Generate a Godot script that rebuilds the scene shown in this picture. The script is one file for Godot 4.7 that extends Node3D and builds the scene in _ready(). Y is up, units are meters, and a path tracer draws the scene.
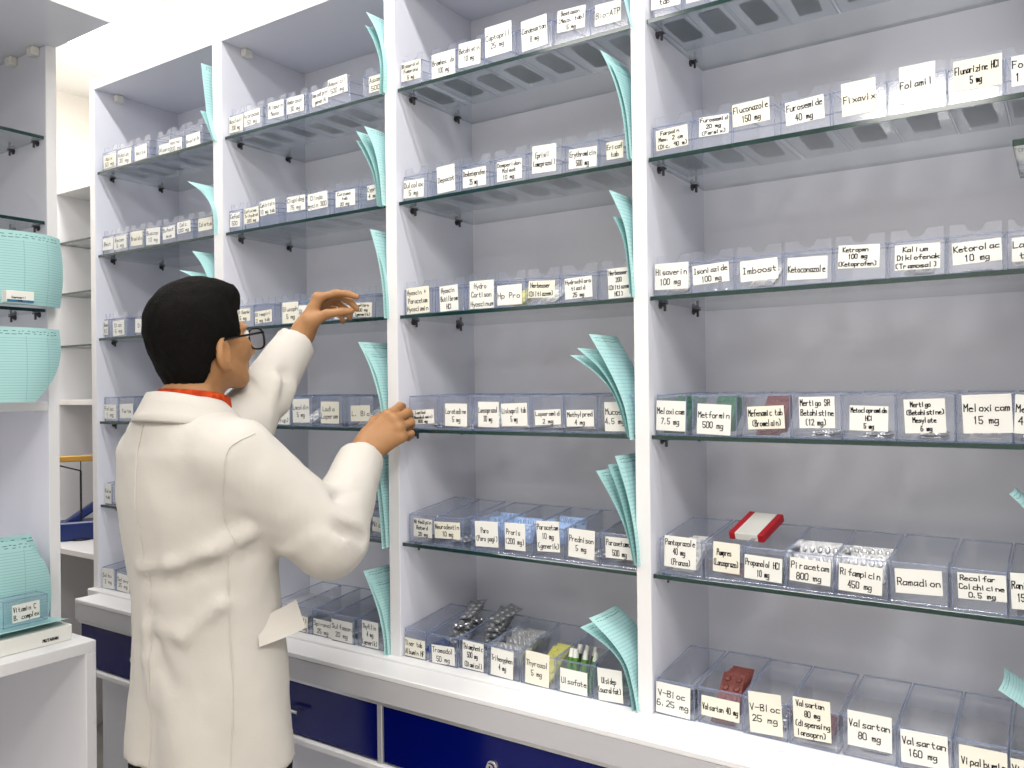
extends Node3D
# A pharmacist in a white coat reaching into a wall of open medicine shelves. y up, metres; cabinet fronts lie on z = 0 and face +z.

const BASE := 0.85          # top of the bottom board
const PITCH := 0.26         # from one glass shelf to the next
const WALLS := [[-2.5195, -1.9312], [-1.8933, -1.3027], [-1.272, -0.6794], [-0.6509, -0.012]]   # inside faces of the four bays
const BAY := ["leftmost bay", "second bay from left", "third bay from left", "rightmost bay"]
const SHELF := ["top glass shelf", "second glass shelf", "third glass shelf", "fourth glass shelf", "lowest glass shelf", "bottom board"]
const ORD := ["first", "second", "third", "fourth", "fifth", "sixth", "seventh", "eighth"]
var M := {}
var rng := RandomNumberGenerator.new()
var taken := {}
var cache := {}


func _ready():
	rng.seed = 7
	camera_and_light()
	materials()
	room()
	cabinet()
	counter()
	side_units()
	alcove()
	all_bins()
	all_cards()
	person()


func camera_and_light():
	var cam := Camera3D.new()
	cam.name = "camera"
	cam.transform = Transform3D(Basis(Vector3(0.830485, -0.011168, -0.55693), Vector3(0.011231, 0.999931, -0.003305), Vector3(0.556928, -0.00351, 0.830553)), Vector3(0, 1.4633, 1.4295))
	cam.fov = rad_to_deg(2.0 * atan(384.0 / 829.5))
	cam.near = 0.02
	add_child(cam)
	var env := Environment.new()
	env.background_mode = Environment.BG_COLOR
	env.background_color = Color(0.75, 0.78, 0.82)
	env.tonemap_mode = Environment.TONE_MAPPER_LINEAR
	env.tonemap_exposure = 1.0
	env.sdfgi_enabled = true
	env.ssao_enabled = true
	env.ssil_enabled = true
	var we := WorldEnvironment.new()
	we.name = "world"
	we.environment = env
	add_child(we)
	# ceiling lamps: a row of tubes just in front of the shelves, panels added further back for frontal fill, one added to brighten the alcove wall
	for l in [[-2.05, 0.42, 1.1, 0.07, 1.3], [-0.75, 0.42, 1.1, 0.07, 1.3], [0.9, 0.42, 1.1, 0.07, 1.3], [-1.6, 1.9, 0.6, 0.6, 0.9], [0.45, 1.6, 0.6, 0.6, 4.2], [-0.6, 3.4, 0.6, 0.6, 1.8], [-3.2, -0.35, 0.6, 0.3, 2.0]]:
		lamp(l[0], l[1], l[2], l[3], l[4])


func lamp(x: float, z: float, w: float, d: float, power: float):
	var tube := d < 0.1
	var o := thing("ceiling_tube_lamp" if tube else "added_panel_lamp", "white ceiling lamp above the room", "lamp", Vector3(x, 2.98, z), 0, "ceiling lamps")
	o.set_meta("label", ("slim white ceiling tube lamp" if tube else "added square white ceiling lamp") + (", left one above the man" if x < -1.9 and tube else ", in the far alcove" if z < 0.0 else ", above the middle bays" if x < -0.7 and tube else ", right one by the right wall" if tube else ", left one behind the camera" if x < -1.0 else ", right one behind the camera" if z < 3.0 else ", furthest from the cabinet"))
	var st := begin()
	cbox(st, Vector3(-w / 2 - 0.02, -0.03, -d / 2 - 0.02), Vector3(w / 2 + 0.02, 0.0, d / 2 + 0.02), 0.004)
	put("housing", st, flat("lamp_housing", Color(0.95, 0.95, 0.95), 0.5), o)
	st = begin()
	cbox(st, Vector3(-w / 2, -0.04, -d / 2), Vector3(w / 2, -0.03, d / 2), 0.002)
	var m := StandardMaterial3D.new()
	m.albedo_color = Color(1, 1, 1)
	m.emission_enabled = true
	m.emission = Color(1.0, 0.98, 0.95)
	m.emission_energy_multiplier = 3.0
	put("lamp_diffuser", st, m, o)
	var a := AreaLight3D.new()
	a.name = "lamp_light"
	a.area_size = Vector2(w, d)
	a.light_color = Color(1.0, 0.985, 0.965)
	a.light_energy = power * 1.0
	a.area_range = 12.0
	a.shadow_enabled = true
	a.position = Vector3(0, -0.045, 0)
	a.rotation = Vector3(-PI / 2, 0, 0)
	o.add_child(a, true)


# ------------------------------------------------------------------ helpers
func numbered(called: String) -> String:
	var n: int = taken.get(called, 0)
	taken[called] = n + 1
	return called if n == 0 else "%s_%03d" % [called, n]

func thing(called: String, label: String, category: String, at := Vector3.ZERO, turn := 0.0, group := "") -> Node3D:
	var o := Node3D.new()
	o.name = numbered(called)
	add_child(o, true)
	o.position = at
	o.rotation.y = turn
	tag(o, label, category, group)
	return o

func tag(o: Node, label: String, category: String, group := ""):
	o.set_meta("label", label)
	o.set_meta("category", category)
	if group != "":
		o.set_meta("group", group)

func begin() -> SurfaceTool:
	var st := SurfaceTool.new()
	st.begin(Mesh.PRIMITIVE_TRIANGLES)
	st.set_smooth_group(-1)
	return st

func put(called: String, what, m: Material, parent: Node = self) -> MeshInstance3D:
	var o := MeshInstance3D.new()
	if what is SurfaceTool:
		what.generate_normals()
		o.mesh = what.commit()
	else:
		o.mesh = what
	o.material_override = m
	o.name = numbered(called) if parent == self else called
	parent.add_child(o, true)
	return o

func struct_box(called: String, lo: Vector3, hi: Vector3, m: Material) -> MeshInstance3D:
	var st := begin()
	cbox(st, lo, hi, 0.0)
	var o := put(called, st, m)
	o.set_meta("kind", "structure")
	o.set_meta("label", called.replace("_", " ") + " of the dispensary room")
	return o

func quad(st: SurfaceTool, a: Vector3, b: Vector3, c: Vector3, d: Vector3, out: Vector3):
	if (b - a).cross(c - a).dot(out) > 0.0:
		var t := b
		b = d
		d = t
	for p in [a, b, c, a, c, d]:
		st.add_vertex(p)

func tri(st: SurfaceTool, a: Vector3, b: Vector3, c: Vector3, out: Vector3):
	if (b - a).cross(c - a).dot(out) > 0.0:
		var t := b
		b = c
		c = t
	for p in [a, b, c]:
		st.add_vertex(p)

# a box with chamfered edges
func cbox(st: SurfaceTool, lo: Vector3, hi: Vector3, ch := 0.001, tf := Transform3D()):
	var c := (lo + hi) / 2.0
	var h := (hi - lo) / 2.0
	ch = minf(ch, minf(h.x, minf(h.y, h.z)) * 0.9)
	for ax in 3:
		var u := (ax + 1) % 3
		var v := (ax + 2) % 3
		for s in [-1.0, 1.0]:
			var p := []
			for k in [[-1, -1], [1, -1], [1, 1], [-1, 1]]:
				var q := Vector3.ZERO
				q[ax] = s * h[ax]
				q[u] = k[0] * (h[u] - ch)
				q[v] = k[1] * (h[v] - ch)
				p.append(tf * (c + q))
			var n := Vector3.ZERO
			n[ax] = s
			quad(st, p[0], p[1], p[2], p[3], tf.basis * n)
			if ch <= 0.0:
				continue
			for t in [-1.0, 1.0]:      # the edge between face +-ax and face +-u
				var e := []
				for k in [[0, -1], [1, -1], [1, 1], [0, 1]]:
					var q := Vector3.ZERO
					q[ax] = s * (h[ax] - (0.0 if k[0] == 0 else ch))
					q[u] = t * (h[u] - (ch if k[0] == 0 else 0.0))
					q[v] = k[1] * (h[v] - ch)
					e.append(tf * (c + q))
				n = Vector3.ZERO
				n[ax] = s
				n[u] = t
				quad(st, e[0], e[1], e[2], e[3], tf.basis * n)
	if ch > 0.0:
		for k in 8:
			var s := Vector3(1 if k & 1 else -1, 1 if k & 2 else -1, 1 if k & 4 else -1)
			var a := Vector3(s.x * h.x, s.y * (h.y - ch), s.z * (h.z - ch))
			var b := Vector3(s.x * (h.x - ch), s.y * h.y, s.z * (h.z - ch))
			var d := Vector3(s.x * (h.x - ch), s.y * (h.y - ch), s.z * h.z)
			tri(st, tf * (c + a), tf * (c + b), tf * (c + d), tf.basis * s)

func cyl(st: SurfaceTool, a: Vector3, b: Vector3, ra: float, rb := -1.0, n := 12, caps := true):
	if rb < 0.0:
		rb = ra
	var d := (b - a).normalized()
	var u := d.cross(Vector3.UP if absf(d.y) < 0.9 else Vector3.RIGHT).normalized()
	var v := d.cross(u)
	for i in n:
		var p := u * cos(TAU * i / n) + v * sin(TAU * i / n)
		var q := u * cos(TAU * (i + 1) / n) + v * sin(TAU * (i + 1) / n)
		quad(st, a + p * ra, a + q * ra, b + q * rb, b + p * rb, p + q)
		if caps:
			tri(st, a, a + p * ra, a + q * ra, -d)
			tri(st, b, b + p * rb, b + q * rb, d)

func tube(st: SurfaceTool, pts: Array, r: float, n := 8):
	for i in pts.size() - 1:
		cyl(st, pts[i], pts[i + 1], r, r, n, true)

func flat(called: String, c: Color, rough := 0.5, spec := 0.5, metal := 0.0) -> StandardMaterial3D:
	if M.has(called):
		return M[called]
	var m := StandardMaterial3D.new()
	m.resource_name = called
	m.albedo_color = c
	m.roughness = rough
	m.metallic_specular = spec
	m.metallic = metal
	M[called] = m
	return m

func clear(called: String, c: Color, rough := 0.05, spec := 0.5) -> StandardMaterial3D:
	var m := flat(called, c, rough, spec)
	m.transparency = BaseMaterial3D.TRANSPARENCY_ALPHA
	return m

func noise_tex(freq: float, lo: Color, hi: Color, size := 256, kind := FastNoiseLite.TYPE_SIMPLEX_SMOOTH, bump := false, octaves := 4) -> NoiseTexture2D:
	var n := FastNoiseLite.new()
	n.noise_type = kind
	n.frequency = freq
	n.seed = 3
	n.fractal_octaves = octaves
	var t := NoiseTexture2D.new()
	t.width = size
	t.height = size
	t.seamless = true
	t.noise = n
	if bump:
		t.as_normal_map = true
		t.bump_strength = 3.0
	else:
		var g := Gradient.new()
		g.set_color(0, lo)
		g.set_color(1, hi)
		t.color_ramp = g
	return t

func tri_world(m: StandardMaterial3D, s: float):
	m.uv1_triplanar = true
	m.uv1_world_triplanar = true
	m.uv1_scale = Vector3(s, s, s)

func materials():
	var lam := flat("laminate", Color(0.91, 0.92, 0.965), 0.25)
	lam.roughness_texture = noise_tex(0.012, Color(0.55, 0.55, 0.55), Color(1, 1, 1))
	tri_world(lam, 1.1)
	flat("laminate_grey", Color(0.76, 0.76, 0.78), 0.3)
	flat("laminate_edge", Color(0.93, 0.93, 0.94), 0.35)
	var wall := flat("wall_paint", Color(0.96, 0.945, 0.92), 0.85, 0.3)
	wall.normal_enabled = true
	wall.normal_texture = noise_tex(0.05, Color.BLACK, Color.WHITE, 256, FastNoiseLite.TYPE_SIMPLEX_SMOOTH, true)
	wall.normal_scale = 0.15
	tri_world(wall, 1.5)
	flat("ceiling_paint", Color(0.95, 0.95, 0.94), 0.9, 0.3)
	var fl := flat("floor_vinyl", Color(1, 1, 1), 0.35)
	fl.albedo_texture = noise_tex(0.02, Color(0.62, 0.61, 0.6), Color(0.72, 0.71, 0.7))
	tri_world(fl, 0.8)
	clear("shelf_glass", Color(0.3, 0.43, 0.43, 0.24), 0.03)
	flat("glass_edge", Color(0.06, 0.2, 0.19), 0.12, 0.6)
	flat("peg_metal", Color(0.33, 0.33, 0.35), 0.35, 0.5, 0.7)
	clear("bin_plastic", Color(0.6, 0.66, 0.8, 0.06), 0.08)
	clear("bin_rim", Color(0.55, 0.62, 0.78, 0.3), 0.12)
	flat("card_paper", Color(0.93, 0.93, 0.915), 0.8, 0.3)
	flat("card_cream", Color(0.925, 0.915, 0.865), 0.8, 0.3)
	flat("ink", Color(0.05, 0.05, 0.07), 0.6, 0.3)
	flat("navy", Color(0.01, 0.05, 0.37), 0.16, 0.4)
	flat("chrome", Color(0.9, 0.9, 0.9), 0.12, 0.5, 1.0)
	flat("dark_metal", Color(0.06, 0.06, 0.07), 0.4)
	flat("aluminium", Color(0.86, 0.86, 0.87), 0.3, 0.5, 0.6)
	flat("white_plastic", Color(0.93, 0.93, 0.91), 0.4)
	for f in [["s", Color(0.72, 0.73, 0.75), 0.8], ["d", Color(0.3, 0.31, 0.33), 0.4], ["w", Color(0.9, 0.9, 0.9), 0.0], ["g", Color(0.25, 0.48, 0.36), 0.1], ["r", Color(0.5, 0.27, 0.25), 0.1], ["b", Color(0.05, 0.3, 0.7), 0.1], ["B", Color(0.62, 0.72, 0.88), 0.4], ["y", Color(0.86, 0.85, 0.5), 0.0]]:
		var m := flat("foil_" + f[0], f[1], 0.3, 0.5, f[2])
		m.normal_enabled = true
		m.normal_texture = noise_tex(0.06, Color.BLACK, Color.WHITE, 128, FastNoiseLite.TYPE_SIMPLEX_SMOOTH, true)
		m.normal_scale = 0.4
		m.uv1_triplanar = true
		m.uv1_scale = Vector3(12, 12, 12)
	clear("blister_clear", Color(0.9, 0.92, 0.95, 0.3), 0.1)
	flat("tablet_white", Color(0.9, 0.9, 0.88), 0.4)
	# mint stock card: ruled lines and a scribbled heading are its print
	for k in 2:
		var im := Image.create(128, 256, false, Image.FORMAT_RGB8)
		im.fill([Color(0.72, 0.88, 0.88), Color(0.68, 0.85, 0.85)][k])
		var line: Color = [Color(0.62, 0.8, 0.81), Color(0.58, 0.76, 0.77)][k]
		for y in range(36, 252, 9):
			im.fill_rect(Rect2i(4, y, 120, 2), line)
		for x in [22, 58, 92]:
			im.fill_rect(Rect2i(x, 30, 1, 222), line)
		for r in 2:
			var x := 14
			while x < 112:
				var w := rng.randi_range(2, 7)
				im.fill_rect(Rect2i(x, 12 + r * 9 + rng.randi_range(0, 2), w, 2), Color(0.2, 0.42, 0.45))
				x += w + rng.randi_range(2, 5)
		var m := flat("stock_card_%d" % k, Color(1, 1, 1), 0.8, 0.25)
		m.albedo_texture = ImageTexture.create_from_image(im)
		m.backlight_enabled = true
		m.backlight = Color(0.25, 0.3, 0.3)
	var coat := flat("coat_cloth", Color(0.79, 0.775, 0.75), 0.85, 0.3)
	coat.normal_enabled = true
	coat.normal_texture = noise_tex(0.25, Color.BLACK, Color.WHITE, 256, FastNoiseLite.TYPE_SIMPLEX_SMOOTH, true)
	coat.normal_scale = 0.22
	coat.rim_enabled = true
	coat.rim = 0.25
	tri_world(coat, 7.0)
	var sk := flat("skin", Color(1, 1, 1), 0.5, 0.4)
	sk.albedo_texture = noise_tex(0.02, Color(0.62, 0.45, 0.30), Color(0.70, 0.52, 0.36))
	sk.subsurf_scatter_enabled = true
	sk.subsurf_scatter_strength = 0.04
	tri_world(sk, 5.0)
	var hr := flat("hair", Color(0.07, 0.064, 0.06), 0.75, 0.2)
	hr.normal_enabled = true
	hr.normal_texture = noise_tex(0.12, Color.BLACK, Color.WHITE, 256, FastNoiseLite.TYPE_SIMPLEX_SMOOTH, true)
	hr.normal_scale = 2.5
	tri_world(hr, 9.0)
	var sh := flat("batik_shirt", Color(1, 1, 1), 0.8, 0.3)
	sh.albedo_texture = noise_tex(0.05, Color(0.42, 0.06, 0.03), Color(0.95, 0.4, 0.15), 128, FastNoiseLite.TYPE_CELLULAR)
	tri_world(sh, 9.0)
	flat("trousers", Color(0.02, 0.02, 0.025), 0.85, 0.3)
	flat("shoe_leather", Color(0.03, 0.025, 0.025), 0.4)
	flat("spectacle_frame", Color(0.015, 0.015, 0.018), 0.25)
	clear("spectacle_lens", Color(0.95, 0.97, 1.0, 0.06), 0.02)


# ------------------------------------------------------------------ room
func room():
	var w: Material = M.wall_paint
	struct_box("floor", Vector3(-4.4, -0.1, -1.15), Vector3(2.6, 0.0, 4.3), M.floor_vinyl)
	struct_box("ceiling", Vector3(-4.4, 2.98, -1.15), Vector3(2.6, 3.08, 4.3), M.ceiling_paint)
	struct_box("wall_back", Vector3(-2.417, 0, -0.42), Vector3(2.6, 2.98, -0.315), w)
	struct_box("wall_alcove_end", Vector3(-2.417, 0, -1.0), Vector3(-2.317, 2.98, -0.42), w)
	struct_box("wall_alcove_back", Vector3(-4.4, 0, -1.1), Vector3(-2.317, 2.98, -1.0), w)
	struct_box("wall_alcove_left", Vector3(-4.3, 0, -1.0), Vector3(-4.2, 2.98, 0.355), w)
	struct_box("wall_alcove_front", Vector3(-4.3, 0, 0.355), Vector3(-2.42, 2.98, 0.455), w)
	struct_box("wall_left", Vector3(-2.52, 0, 0.455), Vector3(-2.42, 2.98, 4.2), w)
	struct_box("wall_front", Vector3(-2.52, 0, 4.2), Vector3(2.6, 2.98, 4.3), w)
	struct_box("wall_right", Vector3(2.5, 0, -0.315), Vector3(2.6, 2.98, 4.2), w)


func panel(parent: Node, called: String, lo: Vector3, hi: Vector3, m: Material = null, ch := 0.0012) -> MeshInstance3D:
	var st := begin()
	cbox(st, lo, hi, ch)
	return put(called, st, m if m else M.laminate, parent)

func peg_mesh() -> Mesh:
	if not cache.has("peg"):
		var st := begin()       # points along +x out of the side panel, holds the glass above y = 0
		cyl(st, Vector3(0, -0.005, 0), Vector3(0.003, -0.005, 0), 0.007, 0.007, 10)
		cyl(st, Vector3(0.002, -0.005, 0), Vector3(0.012, -0.005, 0), 0.0028, 0.0028, 8)
		cbox(st, Vector3(0.003, -0.004, -0.006), Vector3(0.015, -0.0005, 0.006), 0.0006)
		cbox(st, Vector3(0.008, -0.017, -0.0025), Vector3(0.0125, -0.003, 0.0025), 0.0008)
		st.generate_normals()
		cache.peg = st.commit()
	return cache.peg

func peg(parent: Node, at: Vector3, turn: float):
	var o := MeshInstance3D.new()
	o.name = "shelf_peg"
	o.mesh = peg_mesh()
	o.material_override = M.peg_metal
	o.position = at
	o.rotation.y = turn
	parent.add_child(o, true)

func bracket_block(parent: Node, at: Vector3, turn := 0.0):
	var st := begin()
	cbox(st, Vector3(0, -0.022, -0.014), Vector3(0.02, -0.0005, 0.014), 0.003)
	for z in [-0.007, 0.007]:
		cyl(st, Vector3(0.019, -0.011, z), Vector3(0.0212, -0.011, z), 0.0035, 0.003, 10)
	var o := put("corner_block", st, M.white_plastic, parent)
	o.position = at
	o.rotation.y = turn

func glass_shelf(lo: Vector3, hi: Vector3, edges: Array, label: String, group: String):
	# lo..hi is the slab; edges lists the polished sides that show: "z" front, "x" right end, "w" left end
	var at := Vector3((lo.x + hi.x) / 2, lo.y, (lo.z + hi.z) / 2)
	var o := thing("glass_shelf", label, "shelf", at, 0, group)
	panel(o, "pane", lo - at, hi - at, M.shelf_glass, 0.0)
	var a := lo - at
	var b := hi - at
	if "z" in edges:
		panel(o, "polished_edge", Vector3(a.x, a.y, b.z), Vector3(b.x, b.y, b.z + 0.001), M.glass_edge, 0.0004)
	if "x" in edges:
		panel(o, "polished_edge", Vector3(b.x, a.y, a.z), Vector3(b.x + 0.001, b.y, b.z), M.glass_edge, 0.0004)
	if "w" in edges:
		panel(o, "polished_edge", Vector3(a.x - 0.001, a.y, a.z), Vector3(a.x, b.y, b.z), M.glass_edge, 0.0004)
	if "b" in edges:
		panel(o, "rear_edge", Vector3(a.x, a.y, a.z - 0.001), Vector3(b.x, b.y, a.z), M.glass_edge, 0.0004)

func cabinet():
	var c := thing("medicine_cabinet", "tall white open medicine cabinet with four bays along the back wall", "cabinet", Vector3(-1.28, 0.815, -0.15))
	var o := c.position
	var top := 2.408
	for d in [[-2.5455, -2.5195], [-1.9312, -1.8933], [-1.3027, -1.272], [-0.6794, -0.6509], [-0.012, 0.018]]:
		panel(c, "divider", Vector3(d[0], 0.85, -0.3) - o, Vector3(d[1], top + 0.03, 0.0) - o, M.laminate, 0.0015)
		panel(c, "divider_edging", Vector3(d[0], 0.85, 0.0) - o, Vector3(d[1], top + 0.03, 0.0012) - o, M.laminate_edge, 0.0004)
	panel(c, "base_board", Vector3(-2.5455, 0.82, -0.312) - o, Vector3(0.018, 0.85, 0.022) - o, M.laminate_edge, 0.002)
	for b in 4:
		var x0: float = WALLS[b][0]
		var x1: float = WALLS[b][1]
		panel(c, "back_panel", Vector3(x0, 0.85, -0.312) - o, Vector3(x1, top + 0.03, -0.2946) - o, M.laminate, 0.0)
		panel(c, "top_board", Vector3(x0, top, -0.2946) - o, Vector3(x1, top + 0.03, -0.001) - o, M.laminate, 0.0012)
		panel(c, "top_edging", Vector3(x0, top, -0.001) - o, Vector3(x1, top + 0.03, 0.0006) - o, M.laminate_edge, 0.0004)
		bracket_block(c, Vector3(x0, top, -0.076) - o)
		for k in range(1, 6):
			var y := BASE + PITCH * (6 - k)
			for z in [-0.055, -0.225]:
				peg(c, Vector3(x0, y - 0.008, z) - o, 0.0)
				peg(c, Vector3(x1, y - 0.008, z) - o, PI)
			glass_shelf(Vector3(x0 + 0.0015, y - 0.008, -0.2935), Vector3(x1 - 0.0015, y, -0.0083), ["z"], "%s of the %s of the white cabinet" % [SHELF[k - 1], BAY[b]], "glass shelves of the medicine cabinet")


func counter():
	var o := thing("counter_ledge", "long white ledge projecting under the medicine cabinet above the blue drawers", "ledge", Vector3(-1.23, 0.78, -0.1))
	var p := o.position
	panel(o, "ledge_slab", Vector3(-2.475, 0.785, -0.312) - p, Vector3(0.3, 0.8195, 0.0) - p, M.laminate_edge, 0.002)
	panel(o, "ledge_top", Vector3(-2.475, 0.833, 0.0225) - p, Vector3(0.3, 0.845, 0.1) - p, M.laminate_edge, 0.002)
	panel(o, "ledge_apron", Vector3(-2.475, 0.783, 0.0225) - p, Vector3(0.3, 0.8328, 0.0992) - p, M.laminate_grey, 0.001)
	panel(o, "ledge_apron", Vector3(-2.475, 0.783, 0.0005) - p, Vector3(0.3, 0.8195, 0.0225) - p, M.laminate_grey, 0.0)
	var c := thing("drawer_cabinet", "low cabinet with glossy navy blue drawers under the white ledge", "cabinet", Vector3(-1.2, 0, -0.1))
	p = c.position
	panel(c, "carcass", Vector3(-2.47, 0.0, -0.31) - p, Vector3(0.29, 0.63, 0.02) - p, M.laminate, 0.002)
	panel(c, "drawer_box", Vector3(-2.47, 0.645, -0.31) - p, Vector3(0.29, 0.782, 0.06) - p, M.laminate, 0.0)
	panel(c, "top_strip", Vector3(-2.47, 0.774, 0.06) - p, Vector3(0.29, 0.782, 0.094) - p, M.aluminium, 0.001)
	panel(c, "bottom_rail", Vector3(-2.47, 0.63, -0.3) - p, Vector3(0.29, 0.645, 0.098) - p, M.laminate_edge, 0.002)
	var xs := [-2.47, -1.89, -1.255, -0.655, -0.03]
	for i in 4:
		var x0: float = xs[i] + 0.008
		var x1: float = xs[i + 1] - 0.008
		var d := panel(c, "drawer_front", Vector3(x0, 0.649, 0.062) - p, Vector3(x1, 0.772, 0.088) - p, M.navy, 0.002)
		panel(c, "upright", Vector3(xs[i + 1] - 0.007, 0.645, 0.06) - p, Vector3(xs[i + 1] + 0.007, 0.774, 0.092) - p, M.aluminium, 0.001)
		# a round cam lock with a short chrome pull
		var st := begin()
		var ctr := Vector3((x0 + x1) / 2, 0.712, 0.088) - p
		cyl(st, ctr, ctr + Vector3(0, 0, 0.004), 0.0135, 0.0125, 20)
		cyl(st, ctr + Vector3(0, 0, 0.004), ctr + Vector3(0, 0, 0.012), 0.0095, 0.009, 20)
		put("lock", st, M.chrome, d)
		st = begin()
		cbox(st, ctr + Vector3(-0.0015, -0.005, 0.0118), ctr + Vector3(0.0015, 0.005, 0.0126), 0.0)
		put("keyhole", st, M.dark_metal, d)
		if i == 1:
			st = begin()
			cyl(st, ctr + Vector3(0.03, 0.0, 0.0), ctr + Vector3(0.03, 0.0, 0.02), 0.004, 0.004, 10)
			cyl(st, ctr + Vector3(0.07, 0.0, 0.0), ctr + Vector3(0.07, 0.0, 0.02), 0.004, 0.004, 10)
			cyl(st, ctr + Vector3(0.022, 0.0, 0.021), ctr + Vector3(0.078, 0.0, 0.021), 0.0045, 0.0045, 12)
			put("pull", st, M.chrome, d)


func side_units():
	# the unit on the left wall: its shelves face +x, its far end panel stands at z = 0.355
	var c := thing("side_cabinet", "white open shelf unit with an overhanging top at left edge of view", "cabinet", Vector3(-2.24, 0.88, 0.9))
	var p := c.position
	panel(c, "end_panel", Vector3(-2.418, 0.88, 0.356) - p, Vector3(-2.062, 2.31, 0.381) - p, M.laminate, 0.0015)
	panel(c, "end_panel_edging", Vector3(-2.062, 0.88, 0.356) - p, Vector3(-2.0605, 2.31, 0.381) - p, M.laminate_edge, 0.0004)
	panel(c, "end_panel", Vector3(-2.418, 0.88, 1.6) - p, Vector3(-2.062, 2.31, 1.625) - p, M.laminate, 0.0015)
	panel(c, "back_panel", Vector3(-2.419, 0.88, 0.381) - p, Vector3(-2.4, 2.31, 1.6) - p, M.laminate, 0.0)
	panel(c, "canopy", Vector3(-2.419, 2.31, 0.356) - p, Vector3(-1.82, 2.335, 1.625) - p, M.laminate, 0.0015)
	panel(c, "canopy_edging", Vector3(-1.82, 2.31, 0.356) - p, Vector3(-1.8185, 2.335, 1.625) - p, M.laminate_edge, 0.0004)
	panel(c, "shelf_board", Vector3(-2.4, 1.418, 0.381) - p, Vector3(-2.064, 1.44, 1.6) - p, M.laminate_edge, 0.0015)
	for x in [-2.21, -2.1]:
		bracket_block(c, Vector3(x, 2.31, 0.381) - p, -PI / 2)
	var n := 0
	for y in [2.088, 1.88, 1.666]:
		for x in [-2.1, -2.22]:
			peg(c, Vector3(x, y - 0.008, 0.381) - p, -PI / 2)
			peg(c, Vector3(x, y - 0.008, 1.6) - p, PI / 2)
		glass_shelf(Vector3(-2.385, y - 0.008, 0.3825), Vector3(-2.07, y, 1.598), ["x"], "%s glass shelf of the white unit at left edge" % ["highest", "middle", "lowest"][n], "glass shelves of the side unit")
		n += 1
	var t := thing("low_cabinet", "low white open cabinet at lower left carrying mint sheets and a box", "cabinet", Vector3(-2.16, 0, 0.9))
	p = t.position
	panel(t, "top_board", Vector3(-2.419, 0.853, 0.356) - p, Vector3(-1.905, 0.88, 1.625) - p, M.laminate_edge, 0.0015)
	panel(t, "end_panel", Vector3(-2.419, 0.0, 0.356) - p, Vector3(-1.905, 0.853, 0.381) - p, M.laminate_edge, 0.0015)
	panel(t, "end_panel", Vector3(-2.419, 0.0, 1.6) - p, Vector3(-1.905, 0.853, 1.625) - p, M.laminate_edge, 0.0015)
	panel(t, "back_panel", Vector3(-2.419, 0.06, 0.381) - p, Vector3(-2.4, 0.853, 1.6) - p, M.laminate, 0.0)
	panel(t, "plinth", Vector3(-2.4, 0.0, 0.381) - p, Vector3(-1.94, 0.06, 1.6) - p, M.laminate, 0.0)
	# ruled sheets standing at the front of that unit
	wall_card([[-2.02, 0.56], [-2.0, 0.47], [-2.005, 0.41], [-2.035, 0.365]], 1.666, 1.835, 0.0, "big mint ruled sheet hanging over the lowest glass shelf at left edge")
	wall_card([[-2.045, 0.50], [-2.03, 0.43], [-2.035, 0.395], [-2.05, 0.372]], 1.668, 1.815, 0.0, "smaller mint sheet tucked behind the big sheet on lowest left glass shelf")
	wall_card([[-2.0, 0.56], [-1.98, 0.48], [-1.985, 0.425], [-2.015, 0.378]], 1.441, 1.612, 0.085, "mint ruled sheet with a curling lower corner on left unit's white board")
	wall_card([[-2.1, 0.6], [-2.07, 0.5], [-2.06, 0.43], [-2.06, 0.385]], 0.922, 1.115, -0.06, "front mint sheet leaning in a bin on the low white cabinet")
	wall_card([[-2.13, 0.6], [-2.11, 0.5], [-2.1, 0.43], [-2.1, 0.384]], 0.922, 1.12, -0.03, "rear darker mint sheet leaning behind another on the low white cabinet")
	var b := thing("carton", "flat white carton with black lettering on the low cabinet at left", "box", Vector3(-2.03, 0.8805, 0.5))
	var st := begin()
	cbox(st, Vector3(-0.11, 0, -0.115), Vector3(0.075, 0.036, 0.115), 0.002)
	put("box_body", st, M.white_plastic, b)
	var ink := write_mesh("MUTARAN", 0.055, 0.011, 0.0019)
	var txt := put("lettering", ink, M.ink, b)
	txt.position = Vector3(0.0755, 0.013, -0.066)
	txt.rotation.y = PI / 2
	var fl := begin()
	curve_sheet(fl, [Vector3(-2.13, 0.919, 0), Vector3(-2.05, 0.921, 0), Vector3(-1.985, 0.926, 0), Vector3(-1.955, 0.932, 0)], 0.39, 0.6)
	var sh := put("stock_card", fl, M.stock_card_0)
	tag(sh, "mint sheet lying flat on the white lettered carton", "paper", "mint stock sheets")
	var bx := thing("medicine_box", "small white medicine box on the lowest glass shelf at left edge", "box", Vector3(-1.975, 1.6665, 0.49))
	st = begin()
	cbox(st, Vector3(-0.012, 0, -0.03), Vector3(0.01, 0.026, 0.03), 0.001)
	put("box_body", st, M.white_plastic, bx)
	st = begin()
	cbox(st, Vector3(0.01, 0.0003, -0.029), Vector3(0.0104, 0.006, 0.029), 0.0)
	put("print_band", st, flat("teal_print", Color(0.15, 0.42, 0.55), 0.5), bx)
	txt = put("lettering", write_mesh("Captopril|tab", 0.04, 0.014, 0.001), M.ink, bx)
	txt.position = Vector3(0.0106, 0.008, 0.002)
	txt.rotation.y = PI / 2
	var bin := bin_thing(0.1, 0.0, 0.06, 0.01, 0.04, "Vitamin C|B. complex", "p", "clear bin with white card in front of mint sheets on low cabinet")
	bin.position = Vector3(-1.985, 0.9325, 0.475)
	bin.rotation.y = PI / 2
	bin.scale = Vector3.ONE
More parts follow.
